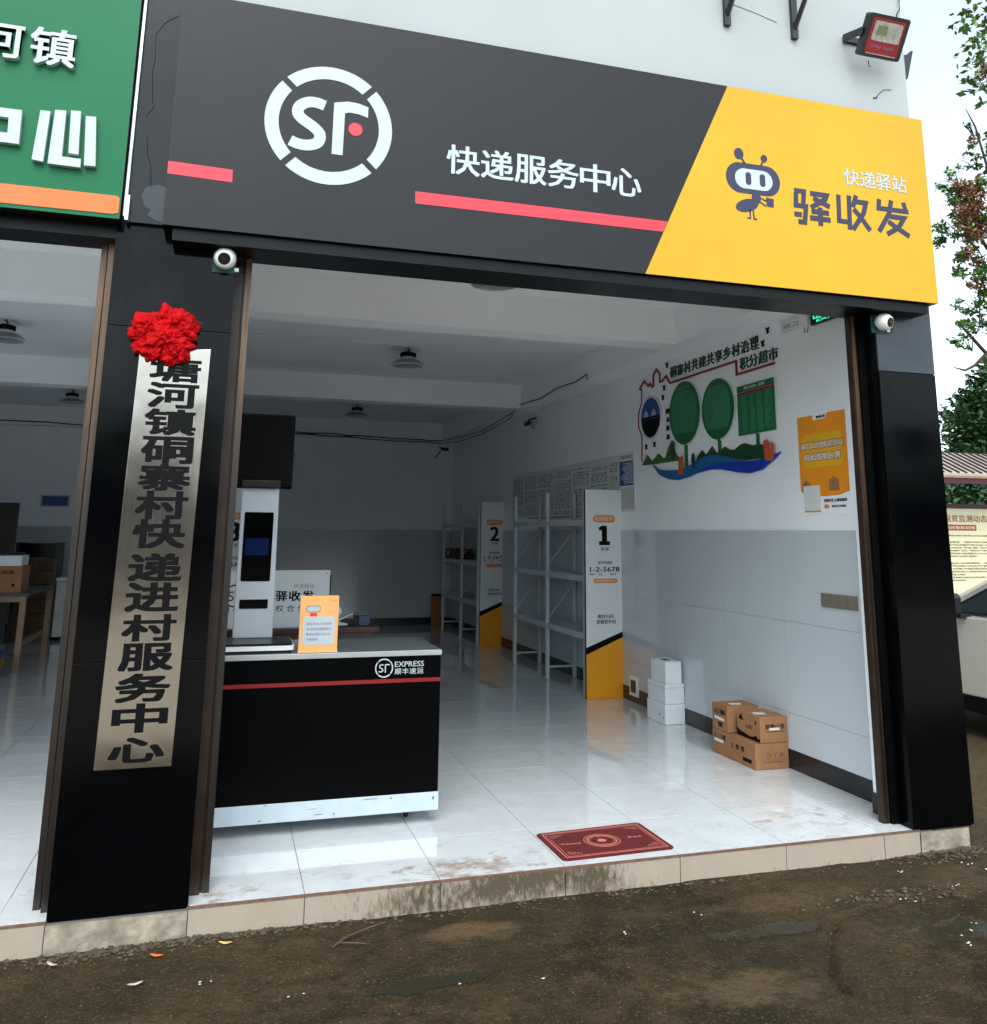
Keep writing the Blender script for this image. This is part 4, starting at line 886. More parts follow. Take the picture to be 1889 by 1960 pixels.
MB().prism([(1.584, .172), (1.584, .225), (1.55, .205), (1.50, .20), (1.45, .19), (1.40, .188), (1.345, .205), (1.32, .185), (1.30, .20), (1.296, .172)], 'R', 3.6942, 3.6948).ell((1.345, .288), .009, .012, 'R', 3.6942, 3.6948, 16).prism([(1.56, .282), (1.50, .275), (1.52, .31), (1.53, .315)], 'R', 3.6942, 3.6948).text('山珍', (1.47, 1.39, .235, .262), 'R', 3.6942, 3.6948, bold=.02).build('mountain_print', INK, C2)
MB().text('侗寨山货', (3.735, 3.885, .252, .286), 'F', 1.2918, 1.2926, bold=.03).box(3.74, 3.88, 1.2918, 1.2926, .236, .239).build('lettering', INK, C2)
B(3.765, 3.845, 1.2908, 1.2917, .246, .262).build('label_sticker', PAPERW, C2)
MB().prism([(3.72, 1.40), (3.80, 1.38), (3.82, 1.43), (3.74, 1.46)], 'G', .3322, .3335).build('label_sticker', PAPER, C2)
B(3.696, 3.908, 1.43, 1.465, .3321, .3326).build('tape_strip', TAPE, C2)
C3 = thing('carton', 'upright brown carton on the rear end of the pile', 'carton', (3.78, 1.74, .168), 'brown cartons piled by the right wall')
B(3.650, 3.907, 1.635, 1.845, .168, .342).build('box_body', CARD, C3, bevel=.003)
MB().text('云寨', (1.82, 1.66, .275, .31), 'R', 3.6492, 3.6498, bold=.03).text('蜜', (1.77, 1.70, .19, .225), 'R', 3.6492, 3.6498, bold=.03).build('lettering', INK, C3)
MB().prism([(1.81, .24), (1.68, .235), (1.68, .252), (1.81, .258)], 'R', 3.6478, 3.6490).build('label_sticker', PAPERW, C3)
MB().prism([(3.72, 1.70), (3.80, 1.69), (3.82, 1.74), (3.73, 1.76)], 'G', .3422, .3435).build('label_sticker', PAPER, C3)

# ================================================================== wall fittings
ou = thing('wall_socket', 'white framed floor socket low on the right wall by the polystyrene boxes', 'socket', (3.9, 3.72, .06))
B(3.898, 3.911, 3.63, 3.815, .058, .235).build('frame', CAMW, ou, bevel=.004); B(3.894, 3.8975, 3.675, 3.78, .09, .20).build('cover', mat('dark_brown_cover', (.03, .02, .015), .3), ou)
sw = thing('switch_panel', 'row of four beige switch plates near the right jamb', 'light switch', (3.9, .66, 1.09))
for k in range(4): B(3.903, 3.912, .482+k*.09, .482+k*.09+.086, 1.088, 1.174).build('switch_plate', SWITCH, sw, bevel=.002)

ps = thing('wall_poster', 'orange parcel station poster on the right wall near the jamb', 'poster', (3.92, .75, 1.69))
B(3.9215, 3.9247, .490, 1.020, 1.675, 2.345).build('paper', INWALL, ps)
MB().prism([(1.010, 2.342), (.842, 2.342), (.838, 2.315), (.83, 2.306), (.70, 2.306), (.69, 2.315), (.688, 2.342), (.50, 2.342), (.50, 1.822), (.60, 1.80), (.75, 1.795), (.84, 1.80), (.98, 1.822), (1.010, 1.835)], 'R', 3.9198, 3.9213).build('orange_field', POSTO, ps)
MB().stad(.545, .965, 1.99, 2.215, 'R', 3.919, 3.9197, r=.05).build('yellow_cloud', POSTY, ps)
MB().text('驿收发', (.80, .70, 2.315, 2.333), 'R', 3.919, 3.9212, bold=.03).build('lettering', INK, ps)
MB().text('家门口的快递驿站', (.983, .525, 2.112, 2.162), 'R', 3.9188, 3.9192, bold=.07).text('轻松寄取包裹', (.953, .560, 2.032, 2.086), 'R', 3.9188, 3.9192, bold=.07).build('lettering_outline', REDA, ps)
MB().text('家门口的快递驿站', (.980, .528, 2.115, 2.159), 'R', 3.9180, 3.9187, bold=.02).text('轻松寄取包裹', (.950, .563, 2.035, 2.083), 'R', 3.9180, 3.9187, bold=.02).build('lettering', CAMW, ps)
for (a, b, c, d) in ((.985, .90, 1.835, 1.885), (.70, .60, 1.83, 1.90)):
    MB().prism([(a, c), (b, c), (b, d), ((a+b)/2, d+.02), (a, d)], 'R', 3.919, 3.9197).build('printed_parcel', CARD, ps)
B(3.9185, 3.9212, .80, .976, 1.705, 1.870).build('blank_white_panel', PAPERW, ps)
MB().text('扫码关注 立即寄取件', (.765, .530, 1.757, 1.778), 'R', 3.919, 3.9213, bold=.02).text('搜索公众号驿收发', (.69, .545, 1.722, 1.736), 'R', 3.919, 3.9213, bold=.01).build('lettering', INK, ps)
MB().stad(.718, .765, 1.716, 1.742, 'R', 3.919, 3.9213).box(3.919, 3.9213, .80, .976, 1.694, 1.703).build('orange_tag', PILL, ps)

# ---- mural
mu = thing('wall_mural', 'cut-out wall mural of green oval panels, red roofline and blue waves', 'wall display', (3.92, 2.35, 2.0))
xa, xb = 3.905, 3.9245
def wallp(P, name, mt, a=xa, b=xb): return MB().prism(P, 'R', a, b).build(name, mt, mu)
RL = [(3.489, 2.213), (3.48, 2.467), (3.549, 2.561), (3.544, 2.686), (3.47, 2.787), (3.464, 2.913)]
MB().stroke(RL, .007, 'R', 3.915, xb).build('red_outline', REDA, mu)
MB().stroke([(3.464, 2.905), (3.50, 2.926), (3.399, 2.986), (3.314, 2.922), (3.278, 2.944), (3.240, 2.905), (3.207, 2.905), (3.207, 3.006), (3.137, 3.056), (3.073, 3.003), (3.073, 2.925), (3.036, 2.925), (2.945, 2.963), (2.878, 2.885), (1.757, 2.885), (1.757, 2.776), (1.242, 2.776)], .016, 'R', 3.912, xb).build('red_roofline', REDA, mu)
MB().ell((3.27, 2.615), .225, .215, 'R', 3.913, xb).build('oval_rim', PAPERW, mu)
MB().ell((3.27, 2.615), .195, .188, 'R', 3.910, 3.9128).build('oval_photo', BLUEP, mu)
MB().prism([(3.07, 2.60), (3.46, 2.60), (3.44, 2.52), (3.36, 2.452), (3.27, 2.43), (3.17, 2.455), (3.09, 2.52)], 'R', 3.909, 3.9098).box(3.909, 3.9098, 3.08, 3.46, 2.605, 2.625).build('photo_ground', INK, mu)
for (c, d) in ((3.36, 2.63), (3.20, 2.63)): MB().prism([(c+.05, d), (c-.05, d), (c-.035, d+.04), (c, d+.065), (c+.035, d+.04)], 'R', 3.909, 3.9098).build('photo_house', GREYPL, mu)
rndm = random.Random(4)
def textlines(cy_, cz_, ry_, rz_, n, x, mt, name='printed_lines'):
    mb = MB()
    for i in range(n):
        z = cz_+rz_*(.62-1.25*i/(n-1)); h = ry_*math.sqrt(max(0, 1-((z-cz_)/rz_)**2))*.82; y = cy_-h
        while y < cy_+h-.01:
            l = rndm.uniform(.02, .09); y2 = min(y+l, cy_+h); mb.box(x, x+.0008, y, y2, z, z+.0075); y = y2+rndm.uniform(.005, .02)
    mb.build(name, mt, mu, kind='stuff')
for cy_, cz_, ry_, rz_ in ((2.61, 2.58, .268, .275), (2.05, 2.543, .246, .248)):
    MB().ell((cy_-.012, cz_-.004), ry_+.006, rz_+.006, 'R', 3.914, xb, 48).build('oval_backing', PAPERW, mu)
    MB().ell((cy_, cz_), ry_, rz_, 'R', 3.904, 3.9138, 48).build('oval_panel', GREEN1, mu)
    textlines(cy_, cz_, ry_, rz_, 26, 3.9030, GREENL)
MB().text('硐寨村积分制', (2.74, 2.49, 2.785, 2.81), 'R', 3.9030, 3.9038, bold=.02).text('管理办法公示', (2.74, 2.49, 2.748, 2.773), 'R', 3.9030, 3.9038, bold=.02).text('积分兑换细则', (2.18, 1.93, 2.71, 2.735), 'R', 3.9030, 3.9038, bold=.02).build('lettering', GREENL, mu)
B(3.914, xb, 1.235, 1.735, 2.285, 2.672).build('panel_backing', PAPERW, mu)
B(3.904, 3.9138, 1.252, 1.742, 2.29, 2.60).build('table_panel', GREEN1, mu)
B(3.904, 3.9138, 1.252, 1.742, 2.625, 2.672).build('table_header', GREEN1, mu)
B(3.904, 3.9138, 1.252, 1.742, 2.601, 2.619).build('red_header_row', REDA, mu)
MB().text('积分兑换一览表', (1.64, 1.36, 2.636, 2.660), 'R', 3.9030, 3.9038, bold=.02).build('lettering', PAPERW, mu)
mb = MB()
for i in range(19):
    z = 2.588-i*.0155
    for a, b in ((1.725, 1.70), (1.68, 1.60), (1.57, 1.50), (1.47, 1.39), (1.37, 1.30), (1.29, 1.265)):
        mb.box(3.903, 3.9038, b+rndm.uniform(0, .02), a, z, z+.006)
mb.build('printed_lines', GREENL, mu, kind='stuff')
MB().box(3.908, xb, 2.590, 2.622, 2.108, 2.31).build('oval_stem', GREEN1, mu); MB().box(3.908, xb, 2.033, 2.062, 2.175, 2.30).build('oval_stem', GREEN1, mu); MB().box(3.908, xb, 1.487, 1.510, 2.20, 2.289).build('oval_stem', GREEN1, mu)
wallp([(3.481, 2.181), (3.372, 2.273), (3.281, 2.213), (3.239, 2.217), (3.137, 2.269), (3.043, 2.217), (2.995, 2.221), (2.927, 2.317), (2.863, 2.348), (2.808, 2.25), (2.772, 2.218), (2.737, 2.176), (3.258, 2.177)], 'hill', GREEN3, 3.914)
wallp([(2.439, 2.145), (2.408, 2.19), (2.337, 2.231), (2.274, 2.186), (2.233, 2.209), (2.171, 2.25), (2.105, 2.186), (2.028, 2.205), (1.977, 2.23), (1.895, 2.197), (1.823, 2.194), (1.75, 2.222), (1.682, 2.231), (1.572, 2.203), (1.485, 2.208), (1.392, 2.181), (1.369, 2.095), (1.67, 2.10), (1.841, 2.13), (2.081, 2.174), (2.248, 2.18)], 'hill', GREEN2, 3.914)
wallp([(3.258, 2.174), (3.113, 2.12), (2.924, 2.1), (2.698, 2.093), (2.56, 2.115), (2.438, 2.151), (2.248, 2.177), (2.081, 2.171), (1.841, 2.127), (1.67, 2.098), (2.023, 2.108), (2.282, 2.073), (2.559, 2.023), (2.762, 2.006), (2.928, 2.02), (3.115, 2.07)], 'wave', BLUE1, 3.911)
wallp([(2.459, 2.044), (2.214, 2.09), (2.023, 2.106), (1.67, 2.092), (1.52, 2.089), (1.399, 2.096), (1.214, 2.125), (1.298, 2.078), (1.459, 2.014), (1.622, 1.998), (1.79, 2.014), (2.027, 2.053), (2.217, 2.063)], 'wave', BLUE2, 3.908)
wallp([(1.41, 2.219), (1.367, 2.23), (1.339, 2.2), (1.352, 2.16), (1.323, 2.146), (1.307, 2.209), (1.279, 2.183), (1.292, 2.091), (1.319, 2.07), (1.391, 2.075), (1.405, 2.153)], 'orange_hands', ORG2, 3.900, 3.9075)
wallp([(2.728, 2.201), (2.691, 2.205), (2.685, 2.183), (2.647, 2.215), (2.657, 2.167), (2.65, 2.049), (2.73, 2.046), (2.724, 2.158)], 'orange_figure', ORG2, 3.900, 3.9075)
for c, d, s_ in ((2.836, 2.285, .05), (2.469, 2.165, .035)):
    MB().ell((c, d), s_*.75, s_*1.5, 'R', 3.900, 3.9075, 20).box(3.901, 3.9075, c-.003, c+.003, d-s_*2.2, d-s_*1.4).build('small_tree', GREEN2, mu)
for (c, d) in ((2.991, 2.857), (3.02, 2.771), (3.386, 2.35), (3.215, 2.358), (1.379, 2.95), (1.308, 3.035), (2.924, 3.057)):
    MB().prism([(c+.024, d+.026), (c+.004, d+.010), (c-.02, d+.024), (c-.006, d+.002), (c-.016, d-.022), (c-.001, d-.008), (c+.010, d-.024), (c+.008, d-.002)], 'R', 3.912, xb).build('swallow', INK, mu)
for i, (ch, zc) in enumerate(zip('四大体系', (2.634, 2.56, 2.482, 2.402))): MB().text(ch, (2.965, 2.91, zc-.022, zc+.022), 'R', 3.914, xb, bold=.03).build('character', INK, mu)
n_ = len('硐寨村共建共享乡村治理')
for i, ch in enumerate('硐寨村共建共享乡村治理'):
    y0 = 2.868-i*(2.868-1.42)/n_; y1 = y0-(2.868-1.42)/n_*.86; MB().text(ch, (y0, y1, 2.926, 3.024), 'R', 3.916, xb, bold=.02).build('character', GREEN2, mu)
for i, ch in enumerate('积分超市'):
    y0 = 1.708-i*.131; MB().text(ch, (y0, y0-.118, 2.802, 2.896), 'R', 3.916, xb, bold=.02).build('character', GREEN2, mu)

# ---- printed sheets on the wall behind the racks
sh = thing('notice_sheets', 'long row of printed table sheets taped on the right wall above the rack', 'notice', (3.92, 5.6, 1.73))
yy = [7.59, 7.10, 6.55, 5.95, 5.35, 4.80, 4.30, 4.04, 3.65]
mbp = MB()
for k, (a, b) in enumerate(zip(yy, yy[1:])):
    if k == 7: continue
    B(3.9225, 3.9249, b+.003, a-.003, 1.735, 2.315+k*.002).build('paper_sheet', PAPERW, sh)
    for i in range(24):
        z = 2.25-i*.021; y = b+.03
        if rndm.random() < .1 or (k == 6 and z < 2.0): continue
        while y < a-.05:
            l = rndm.uniform(.02, .11); y2 = min(y+l, a-.03); mbp.box(3.9215, 3.9223, y, y2, z, z+.007 if rndm.random() < .8 else z+.011); y = y2+rndm.uniform(.01, .05)
mbp.build('printed_lines', GREYT, sh, kind='stuff')
B(3.9205, 3.9249, 3.66, 4.035, 1.755, 2.335).build('paper_sheet', PAPERW, sh)
bp_ = B(3.9195, 3.9202, 3.69, 4.01, 2.01, 2.25).build('blue_print', BLUEP, sh)
mb = MB()
for i in range(12): mb.box(3.9187, 3.9194, 3.70, 3.87+rndm.uniform(0, .12), 2.03+i*.0175, 2.037+i*.0175)
mb.build('printed_lines', PAPERW, sh, kind='stuff')
mb = MB()
for i in range(13):
    y_ = 3.69+i*.025; mb.box(3.9195, 3.9203, y_, y_+.006, 1.78, 1.98)
mb.text('公示栏', (3.98, 3.72, 2.275, 2.31), 'R', 3.9195, 3.9203, bold=.04).build('printed_lines', GREYT, sh, kind='stuff')
B(3.915, 3.9249, 4.35, 6.9, 1.722, 1.733).build('orange_edge_strip', ORG2, sh)

# ---- emergency gear high on the right wall
ex = thing('exit_sign', 'dark exit sign with green Chinese characters near the ceiling by the jamb', 'exit sign', (3.9, .6, 2.95))
B(3.90, 3.924, .42, .765, 2.95, 3.09).build('sign_case', BLACKP, ex, bevel=.002)
MB().text('出口', (.735, .55, 2.985, 3.045), 'R', 3.8985, 3.8998, bold=.03).text('EXIT', (.70, .50, 2.962, 2.978), 'R', 3.8985, 3.8998, bold=.02).build('lettering', EXITG, ex)
el = thing('emergency_lamp', 'white twin-head emergency lamp between the exit sign and the ceiling edge', 'lamp', (3.9, .82, 2.95))
B(3.885, 3.924, .785, .88, 2.955, 3.06).build('lamp_case', CAMW, el, bevel=.005)
for y in (.80, .86): MB().lathe([(.0, -.02), (.02, -.018), (.024, .0), (.015, .02)], (3.87, y, 3.075), 16, 'x').build('lamp_head', CAMW, el, smooth=True)
MB().tube([(3.90, .84, 2.955), (3.89, .83, 2.92), (3.90, .81, 2.915), (3.905, .80, 2.95)], .003, 5).build('cable', INK, el)
pn_ = thing('wall_notice', 'faint white safety notice high on the right wall beside the emergency lamp', 'notice', (3.92, 1.02, 2.97))
B(3.9225, 3.9249, .90, 1.148, 2.972, 3.077).build('paper', PAPERW, pn_)
MB().text('消防', (1.12, 1.03, 3.0, 3.03), 'R', 3.9215, 3.9224).box(3.9215, 3.9224, .92, 1.0, 3.0, 3.004).box(3.9215, 3.9224, .92, 1.0, 3.02, 3.024).build('lettering', GREYT, pn_)
def spk(x, y, z, lab, d):
    t = thing('wall_camera', lab, 'camera', (x, y, z), 'small cameras high on the walls')
    if d == 'x':
        MB().tube([(x, y, z+.06), (x-.10, y, z+.03), (x-.12, y, z-.02)], .012, 6).build('arm', INK, t)
        MB().lathe([(.0, -.07), (.03, -.065), (.032, .05), (.02, .06)], (x-.13, y-.02, z-.02), 14, 'y').build('camera_body', FLBLK, t)
        MB().tube([(x-.01, y+.1, z+.08), (x-.02, y+.13, z-.03), (x-.01, y+.08, z-.08)], .005, 5).build('cable', INK, t)
    else:
        MB().tube([(x, y, z+.07), (x, y-.10, z+.05), (x+.02, y-.12, z)], .012, 6).build('arm', INK, t)
        MB().lathe([(.0, -.07), (.03, -.065), (.032, .05), (.02, .06)], (x+.08, y-.12, z+.02), 14, 'x').build('camera_body', FLBLK, t)
        MB().tube([(x+.02, y-.02, z), (x-.04, y-.02, z-.08), (x-.08, y-.02, z-.14)], .010, 5).build('cable', INK, t)
spk(3.92, 6.6, 2.95, 'small dark camera on an arm on the right wall above the notice sheets', 'x')
spk(3.66, 11.09, 2.95, 'small dark camera at the far right end of the back wall', 'y')
# wires
def wob(P, n=6, amp=.012, seed=1):
    out = []; rr = random.Random(seed)
    for a, b in zip(P, P[1:]):
        for i in range(n):
            t = i/n; out.append(tuple(a[k]+(b[k]-a[k])*t+(rr.uniform(-amp, amp) if k != 1 else 0) for k in range(3)))
    out.append(P[-1]); return out
MB().tube(wob([(-.05, 10.83, 3.17), (1.4, 10.83, 3.15), (2.6, 10.83, 3.12), (3.64, 10.83, 3.10)]), .009, 5).tube([(3.64, 10.83, 3.10), (3.64, 9.38, 3.03), (3.64, 8.17, 3.0), (3.64, 6.73, 3.08), (3.64, 6.42, 3.15), (3.64, 5.62, 3.115), (3.64, 5.06, 3.155), (3.64, 4.49, 3.135), (3.64, 4.17, 3.165), (3.64, 4.17, 3.10)], .006, 5).build('electric_wire', INK, None, label='black wires sagging along the back wall and beam to the right', category='wire')
MB().tube(wob([(-.05, 10.84, 3.14), (1.2, 10.84, 3.13), (2.9, 10.84, 3.07), (3.6, 10.84, 3.05)], seed=5), .009, 5).tube([(3.6, 10.84, 3.05), (3.63, 9.6, 2.97), (3.63, 8.2, 2.95), (3.63, 6.75, 3.02), (3.63, 6.72, 3.08)], .006, 5).build('electric_wire', INK, None, label='lower black wire sagging under the first along the back wall', category='wire')
MB().tube([(.0, 4.40, 3.393), (.6, 4.40, 3.393), (1.82, 4.42, 3.393)], .005, 5).build('lamp_wire', PAPERW, None, label='thin white wire clipped to the ceiling towards the middle lamp', category='wire')
MB().tube(wob([(-4.0, 10.84, 3.17), (-2.6, 10.84, 3.14), (-.3, 10.84, 3.10)], seed=8), .009, 5).build('electric_wire', INK, None, label='black wire along the back wall of the left shop', category='wire')

# ---- high bay lamps
def lamp(x, y, z, label):
    t = thing('ceiling_lamp', label, 'lamp', (x, y, z), 'high bay lamps under the ceilings')
    mb = MB().lathe([(.055, .085), (.058, .13), (.045, .14), (.0, .14)], (x, y, z), 28)
    for k in range(20):
        a = 2*math.pi*k/20; mb.prism([(x+math.cos(a-.04)*.05, y+math.sin(a-.04)*.05), (x+math.cos(a-.03)*.082, y+math.sin(a-.03)*.082), (x+math.cos(a+.03)*.082, y+math.sin(a+.03)*.082), (x+math.cos(a+.04)*.05, y+math.sin(a+.04)*.05)], 'G', z+.09, z+.128)
    mb.build('heat_sink', BLACKP, t)
    MB().lathe([(.060, .088), (.066, .084), (.108, .055), (.11, .050), (.060, .050)], (x, y, z), 40).build('bright_ring', CAMW, t)
    mb = MB().lathe([(.108, .049), (.114, .047), (.178, .004), (.178, -.002), (.165, -.002), (.10, .035), (.0, .040)], (x, y, z), 48)
    for k in range(40):
        a = 2*math.pi*k/40; c, s_ = math.cos(a), math.sin(a); e = .02
        mb.add([(x+c*.112-s_*e*.2, y+s_*.112+c*e*.2, z+.056), (x+c*.172-s_*e*.2, y+s_*.172+c*e*.2, z+.012), (x+c*.172+s_*e*.2, y+s_*.172-c*e*.2, z+.012), (x+c*.112+s_*e*.2, y+s_*.112-c*e*.2, z+.056)], [(0, 1, 2, 3)])
    mb.build('shade', LAMPSH, t)
    MB().lathe([(.0, -.014), (.08, -.013), (.16, -.006), (.1775, -.0025), (.165, -.0025), (.1, -.004), (.0, -.005)], (x, y, z), 40).build('lens_glass', LAMPGL, t)
    mb = MB()
    for k in range(46):
        a = 2*math.pi*k/46; cx_, cy_ = x+math.cos(a)*.168, y+math.sin(a)*.168; mb.box(cx_-.005, cx_+.005, cy_-.005, cy_+.005, z-.010, z-.004)
    mb.build('lens_beads', CHROME, t, kind='stuff')
    MB().tube([(x, y, z+.138), (x+.012, y, z+.16), (x-.01, y, z+.175), (x, y, 3.398)], .009, 6).build('hook', INK, t)
    return t
l0 = lamp(1.83, 4.58, 3.213, 'hanging high bay lamp in the middle of the parcel shop ceiling')
for loc, lab in (((1.90, 8.9, 3.213), 'farthest high bay lamp in the parcel shop'), ((1.80, 1.31, 3.20), 'nearest high bay lamp half hidden by the door head of the parcel shop'), ((-1.87, 4.58, 3.213), 'nearer high bay lamp in the left shop'), ((-1.96, 8.9, 3.213), 'farther high bay lamp in the left shop')):
    copy_tree(l0, Vector(loc), lab)

# ================================================================== door mat
dm = thing('doormat', 'red doormat with pale printed border and round medallion at the threshold', 'doormat', (2.1, .28, 0))
CO = [(1.81, .463), (2.411, .497), (2.417, .082), (1.817, .066)]
def mp(u, v):  # u 0..1 left to right, v 0..1 front to back
    a = Vector(CO[3]).lerp(Vector(CO[2]), u); b = Vector(CO[0]).lerp(Vector(CO[1]), u); q = a.lerp(b, v); return (q.x, q.y)
mb = MB(); P = []
for (u, v) in ((.03, 0), (.97, 0), (1, .04), (1, .96), (.97, 1), (.03, 1), (0, .96), (0, .04)): P.append(mp(u, v))
mb.prism(P, 'G', .0005, .0075).build('mat_pile', MATRED, dm, bevel=.002)
def loopm(i0, w_, jv=1.35):
    mb = MB(); a, b = i0, i0*jv
    mb.stroke([mp(a, b), mp(1-a, b), mp(1-a, 1-b), mp(a, 1-b), mp(a, b)], w_, 'G', .0077, .0084); return mb
loopm(.045, .006).build('border_line', MATGOLD, dm); loopm(.07, .0025).build('border_line', MATGOLD, dm)
cx_, cy_ = 2.105, .278
mb = MB()
for r, w_ in ((.093, .004), (.074, .008), (.062, .002)):
    mb.stroke([(cx_+r*math.cos(k/32*2*math.pi), cy_+r*math.sin(k/32*2*math.pi)) for k in range(33)], w_, 'G', .0077, .0084)
for k in range(28):
    a = k/28*2*math.pi; mb.box(cx_+.084*math.cos(a)-.002, cx_+.084*math.cos(a)+.002, cy_+.084*math.sin(a)-.002, cy_+.084*math.sin(a)+.002, .0077, .0084)
mb.ell((cx_, cy_), .023, .021, 'G', .0077, .0084, 20)
mb.build('medallion', MATGOLD, dm)
mb = MB()
for ch, dx, dy in (('出', -.043, 0), ('入', 0, .043), ('平', .043, 0), ('安', 0, -.043)): mb.text(ch, (cx_+dx-.013, cx_+dx+.013, cy_+dy-.013, cy_+dy+.013), 'G', .0077, .0084, bold=.02)
mb.build('medallion_lettering', MATGOLD, dm)
MB().text('Welcome', (1.875, 1.985, .262, .285), 'G', .0077, .0084).build('lettering', MATGOLD, dm)
MB().text('Brand', (2.255, 2.325, .275, .30), 'G', .0077, .0084).build('lettering', MATGOLD, dm)
mb = MB()
for u, v, su, sv in ((.1, .14, 1, 1), (.9, .14, -1, 1), (.1, .86, 1, -1), (.9, .86, -1, -1)):
    for k in range(5):
        mb.stroke([mp(u+su*.022*k, v), mp(u+su*.022*k, v+sv*(.10-.02*k)), mp(u+su*(.022*k+.015), v+sv*(.10-.02*k))], .003, 'G', .0077+.00003*k, .0084+.00003*k)
mb.build('corner_ornament', MATGOLD, dm)

# ================================================================== left shop contents
bt = thing('workbench', 'rough wooden bench with grey top in the left shop', 'bench', (-2.5, 7.7, 0))
B(-3.2, -1.86, 7.0, 8.45, .80, .835).build('bench_top', mat('grey_bench_top', lin((70, 74, 76)), .6), bt)
for x, y in ((-1.96, 7.02), (-1.92, 8.36), (-3.15, 7.02), (-3.15, 8.36)): B(x, x+.06, y, y+.06, 0.002, .80).build('leg', TBLW, bt)
MB().box(-1.95, -1.91, 7.08, 8.36, .26, .31).box(-3.09, -1.96, 7.03, 7.06, .74, .80).build('rail', TBLW, bt)
k1 = carton('carton', -2.6, -1.97, 7.04, 7.45, .836, 1.125, 'brown printed carton on the bench in the left shop')
MB().text('小心轻放', (-2.3, -2.05, 1.04, 1.08), 'F', 7.0385, 7.0395, bold=.03).ell((-2.05, .92), .018, .018, 'F', 7.0385, 7.0395).ell((-2.2, .92), .018, .018, 'F', 7.0385, 7.0395).build('lettering', INK, k1)
k2 = thing('foam_box', 'white foam box on the brown carton in the left shop', 'box', (-2.3, 7.2, 1.128))
B(-2.62, -1.99, 7.04, 7.42, 1.128, 1.24).build('box_body', FOAM, k2, bevel=.004)
gb = B(-2.6, -2.02, 7.05, 7.40, 1.242, 1.272).build('green_cloth', mat('dark_green_cloth', lin((22, 52, 26)), .9), None, bevel=.01, label='folded dark green cloth lying on the white foam box', category='cloth')
bb = thing('display_board', 'tall black display board standing at the left edge in the left shop', 'board', (-2.9, 9, 0))
B(-3.4, -2.47, 9.0, 9.05, .08, 1.87).build('panel', BLACKP, bb); MB().box(-3.3, -3.25, 8.85, 9.2, 0.002, .08).box(-2.62, -2.57, 8.85, 9.2, 0.002, .08).build('feet', BLACKP, bb)
for k in range(7):
    z0 = .002+k*.192
    cr = thing('crate', ('topmost black-rimmed crate of the tall stack at the back of the left shop' if k == 6 else 'crate in the tall stack behind the bench, layer %s from the floor' % ('one', 'two', 'three', 'four', 'five', 'six')[k]), 'crate', (-2.36, 10.2, z0), 'stack of worn crates in the left shop')
    mb = MB()
    for j in range(4): mb.box(-2.64, -2.10, 10.0, 10.45, z0+j*.046, z0+j*.046+.030)
    mb.box(-2.63, -2.11, 10.01, 10.44, z0+.001, z0+.18).build('slatted_side', CRATE if k < 6 else BLACKP, cr)
    for xx in (-2.645, -2.14): B(xx, xx+.045, 9.993, 10.455, z0, z0+.188).build('corner_post', FLBLK, cr)
fz = thing('chest_freezer', 'white chest freezer behind the bench in the left shop', 'freezer', (-1.9, 10.3, 0))
B(-2.08, -1.2, 10.0, 10.7, .05, .80).build('body', CAMW, fz, bevel=.01); B(-2.09, -1.19, 9.99, 10.71, .805, .86).build('lid', CAMW, fz, bevel=.01)
ns = thing('wall_sign', 'small blue framed sign high on the back wall of the left shop', 'sign', (-2.4, 11.1, 1.88))
B(-2.60, -2.19, 11.08, 11.104, 1.87, 2.05).build('frame', GREYPL, ns); B(-2.575, -2.215, 11.075, 11.0798, 1.89, 2.03).build('blue_panel', BLUEP, ns)
bk = thing('basket', 'yellow woven basket with blue lid on the floor of the left shop', 'basket', (-2.1, 6.6, 0))
MB().lathe([(.13, .003), (.17, .1), (.18, .22)], (-2.14, 6.6, 0), 20).build('basket_body', WICK, bk); MB().lathe([(.185, .22), (.19, .26), (.0, .27)], (-2.14, 6.6, 0), 20).build('lid', TUB, bk)

# ================================================================== car
car = thing('parked_car', 'pearl white car parked beside the right pillar, nose pointing away', 'car', (7.1, 3.1, -.116))
cz = -.116; CX0 = 4.85; CY = 3.1
def body_half(prof, hw, name, mt, taper=0, par=car, bevel=.03):
    mb = MB(); n = len(prof)
    mb.add([(CX0+x, CY-hw+(taper*max(0, z-.95)), cz+z) for x, z in prof]+[(CX0+x, CY+hw-(taper*max(0, z-.95)), cz+z) for x, z in prof],
           [tuple(range(n)), tuple(range(2*n-1, n-1, -1))]+[(i, i+n, (i+1) % n+n, (i+1) % n) for i in range(n)])
    return mb.build(name, mt, par, bevel=bevel)
def arch(cx, r, z, n=10, z0=.30):
    out = []
    a0 = math.asin((z0-z)/r)
    for i in range(n+1):
        t = math.pi-a0-(math.pi-2*a0)*i/n; out.append((cx+r*math.cos(t), z+r*math.sin(t)))
    return out
low = [(0.05, .30)]+arch(.85, .36, .32, z0=.34)+[(1.3, .34), (3.2, .34)]+arch(3.62, .36, .32, z0=.34)+[(4.45, .34), (4.52, .6), (4.48, .92), (4.3, 1.02), (3.6, 1.02), (1.05, .975), (.8, .93), (.3, .82), (.04, .70), (0, .5)]
body_half(low, .90, 'body', CARPAINT, bevel=.012)
body_half([(.3, .20), (4.3, .20), (4.35, .338), (.25, .338)], .87, 'sill', BLACKP, bevel=.01)
body_half([(1.1, .99), (2.05, 1.46), (2.4, 1.54), (3.5, 1.50), (4.35, 1.02)], .80, 'cabin', CARGLASS, taper=.35, bevel=.02)
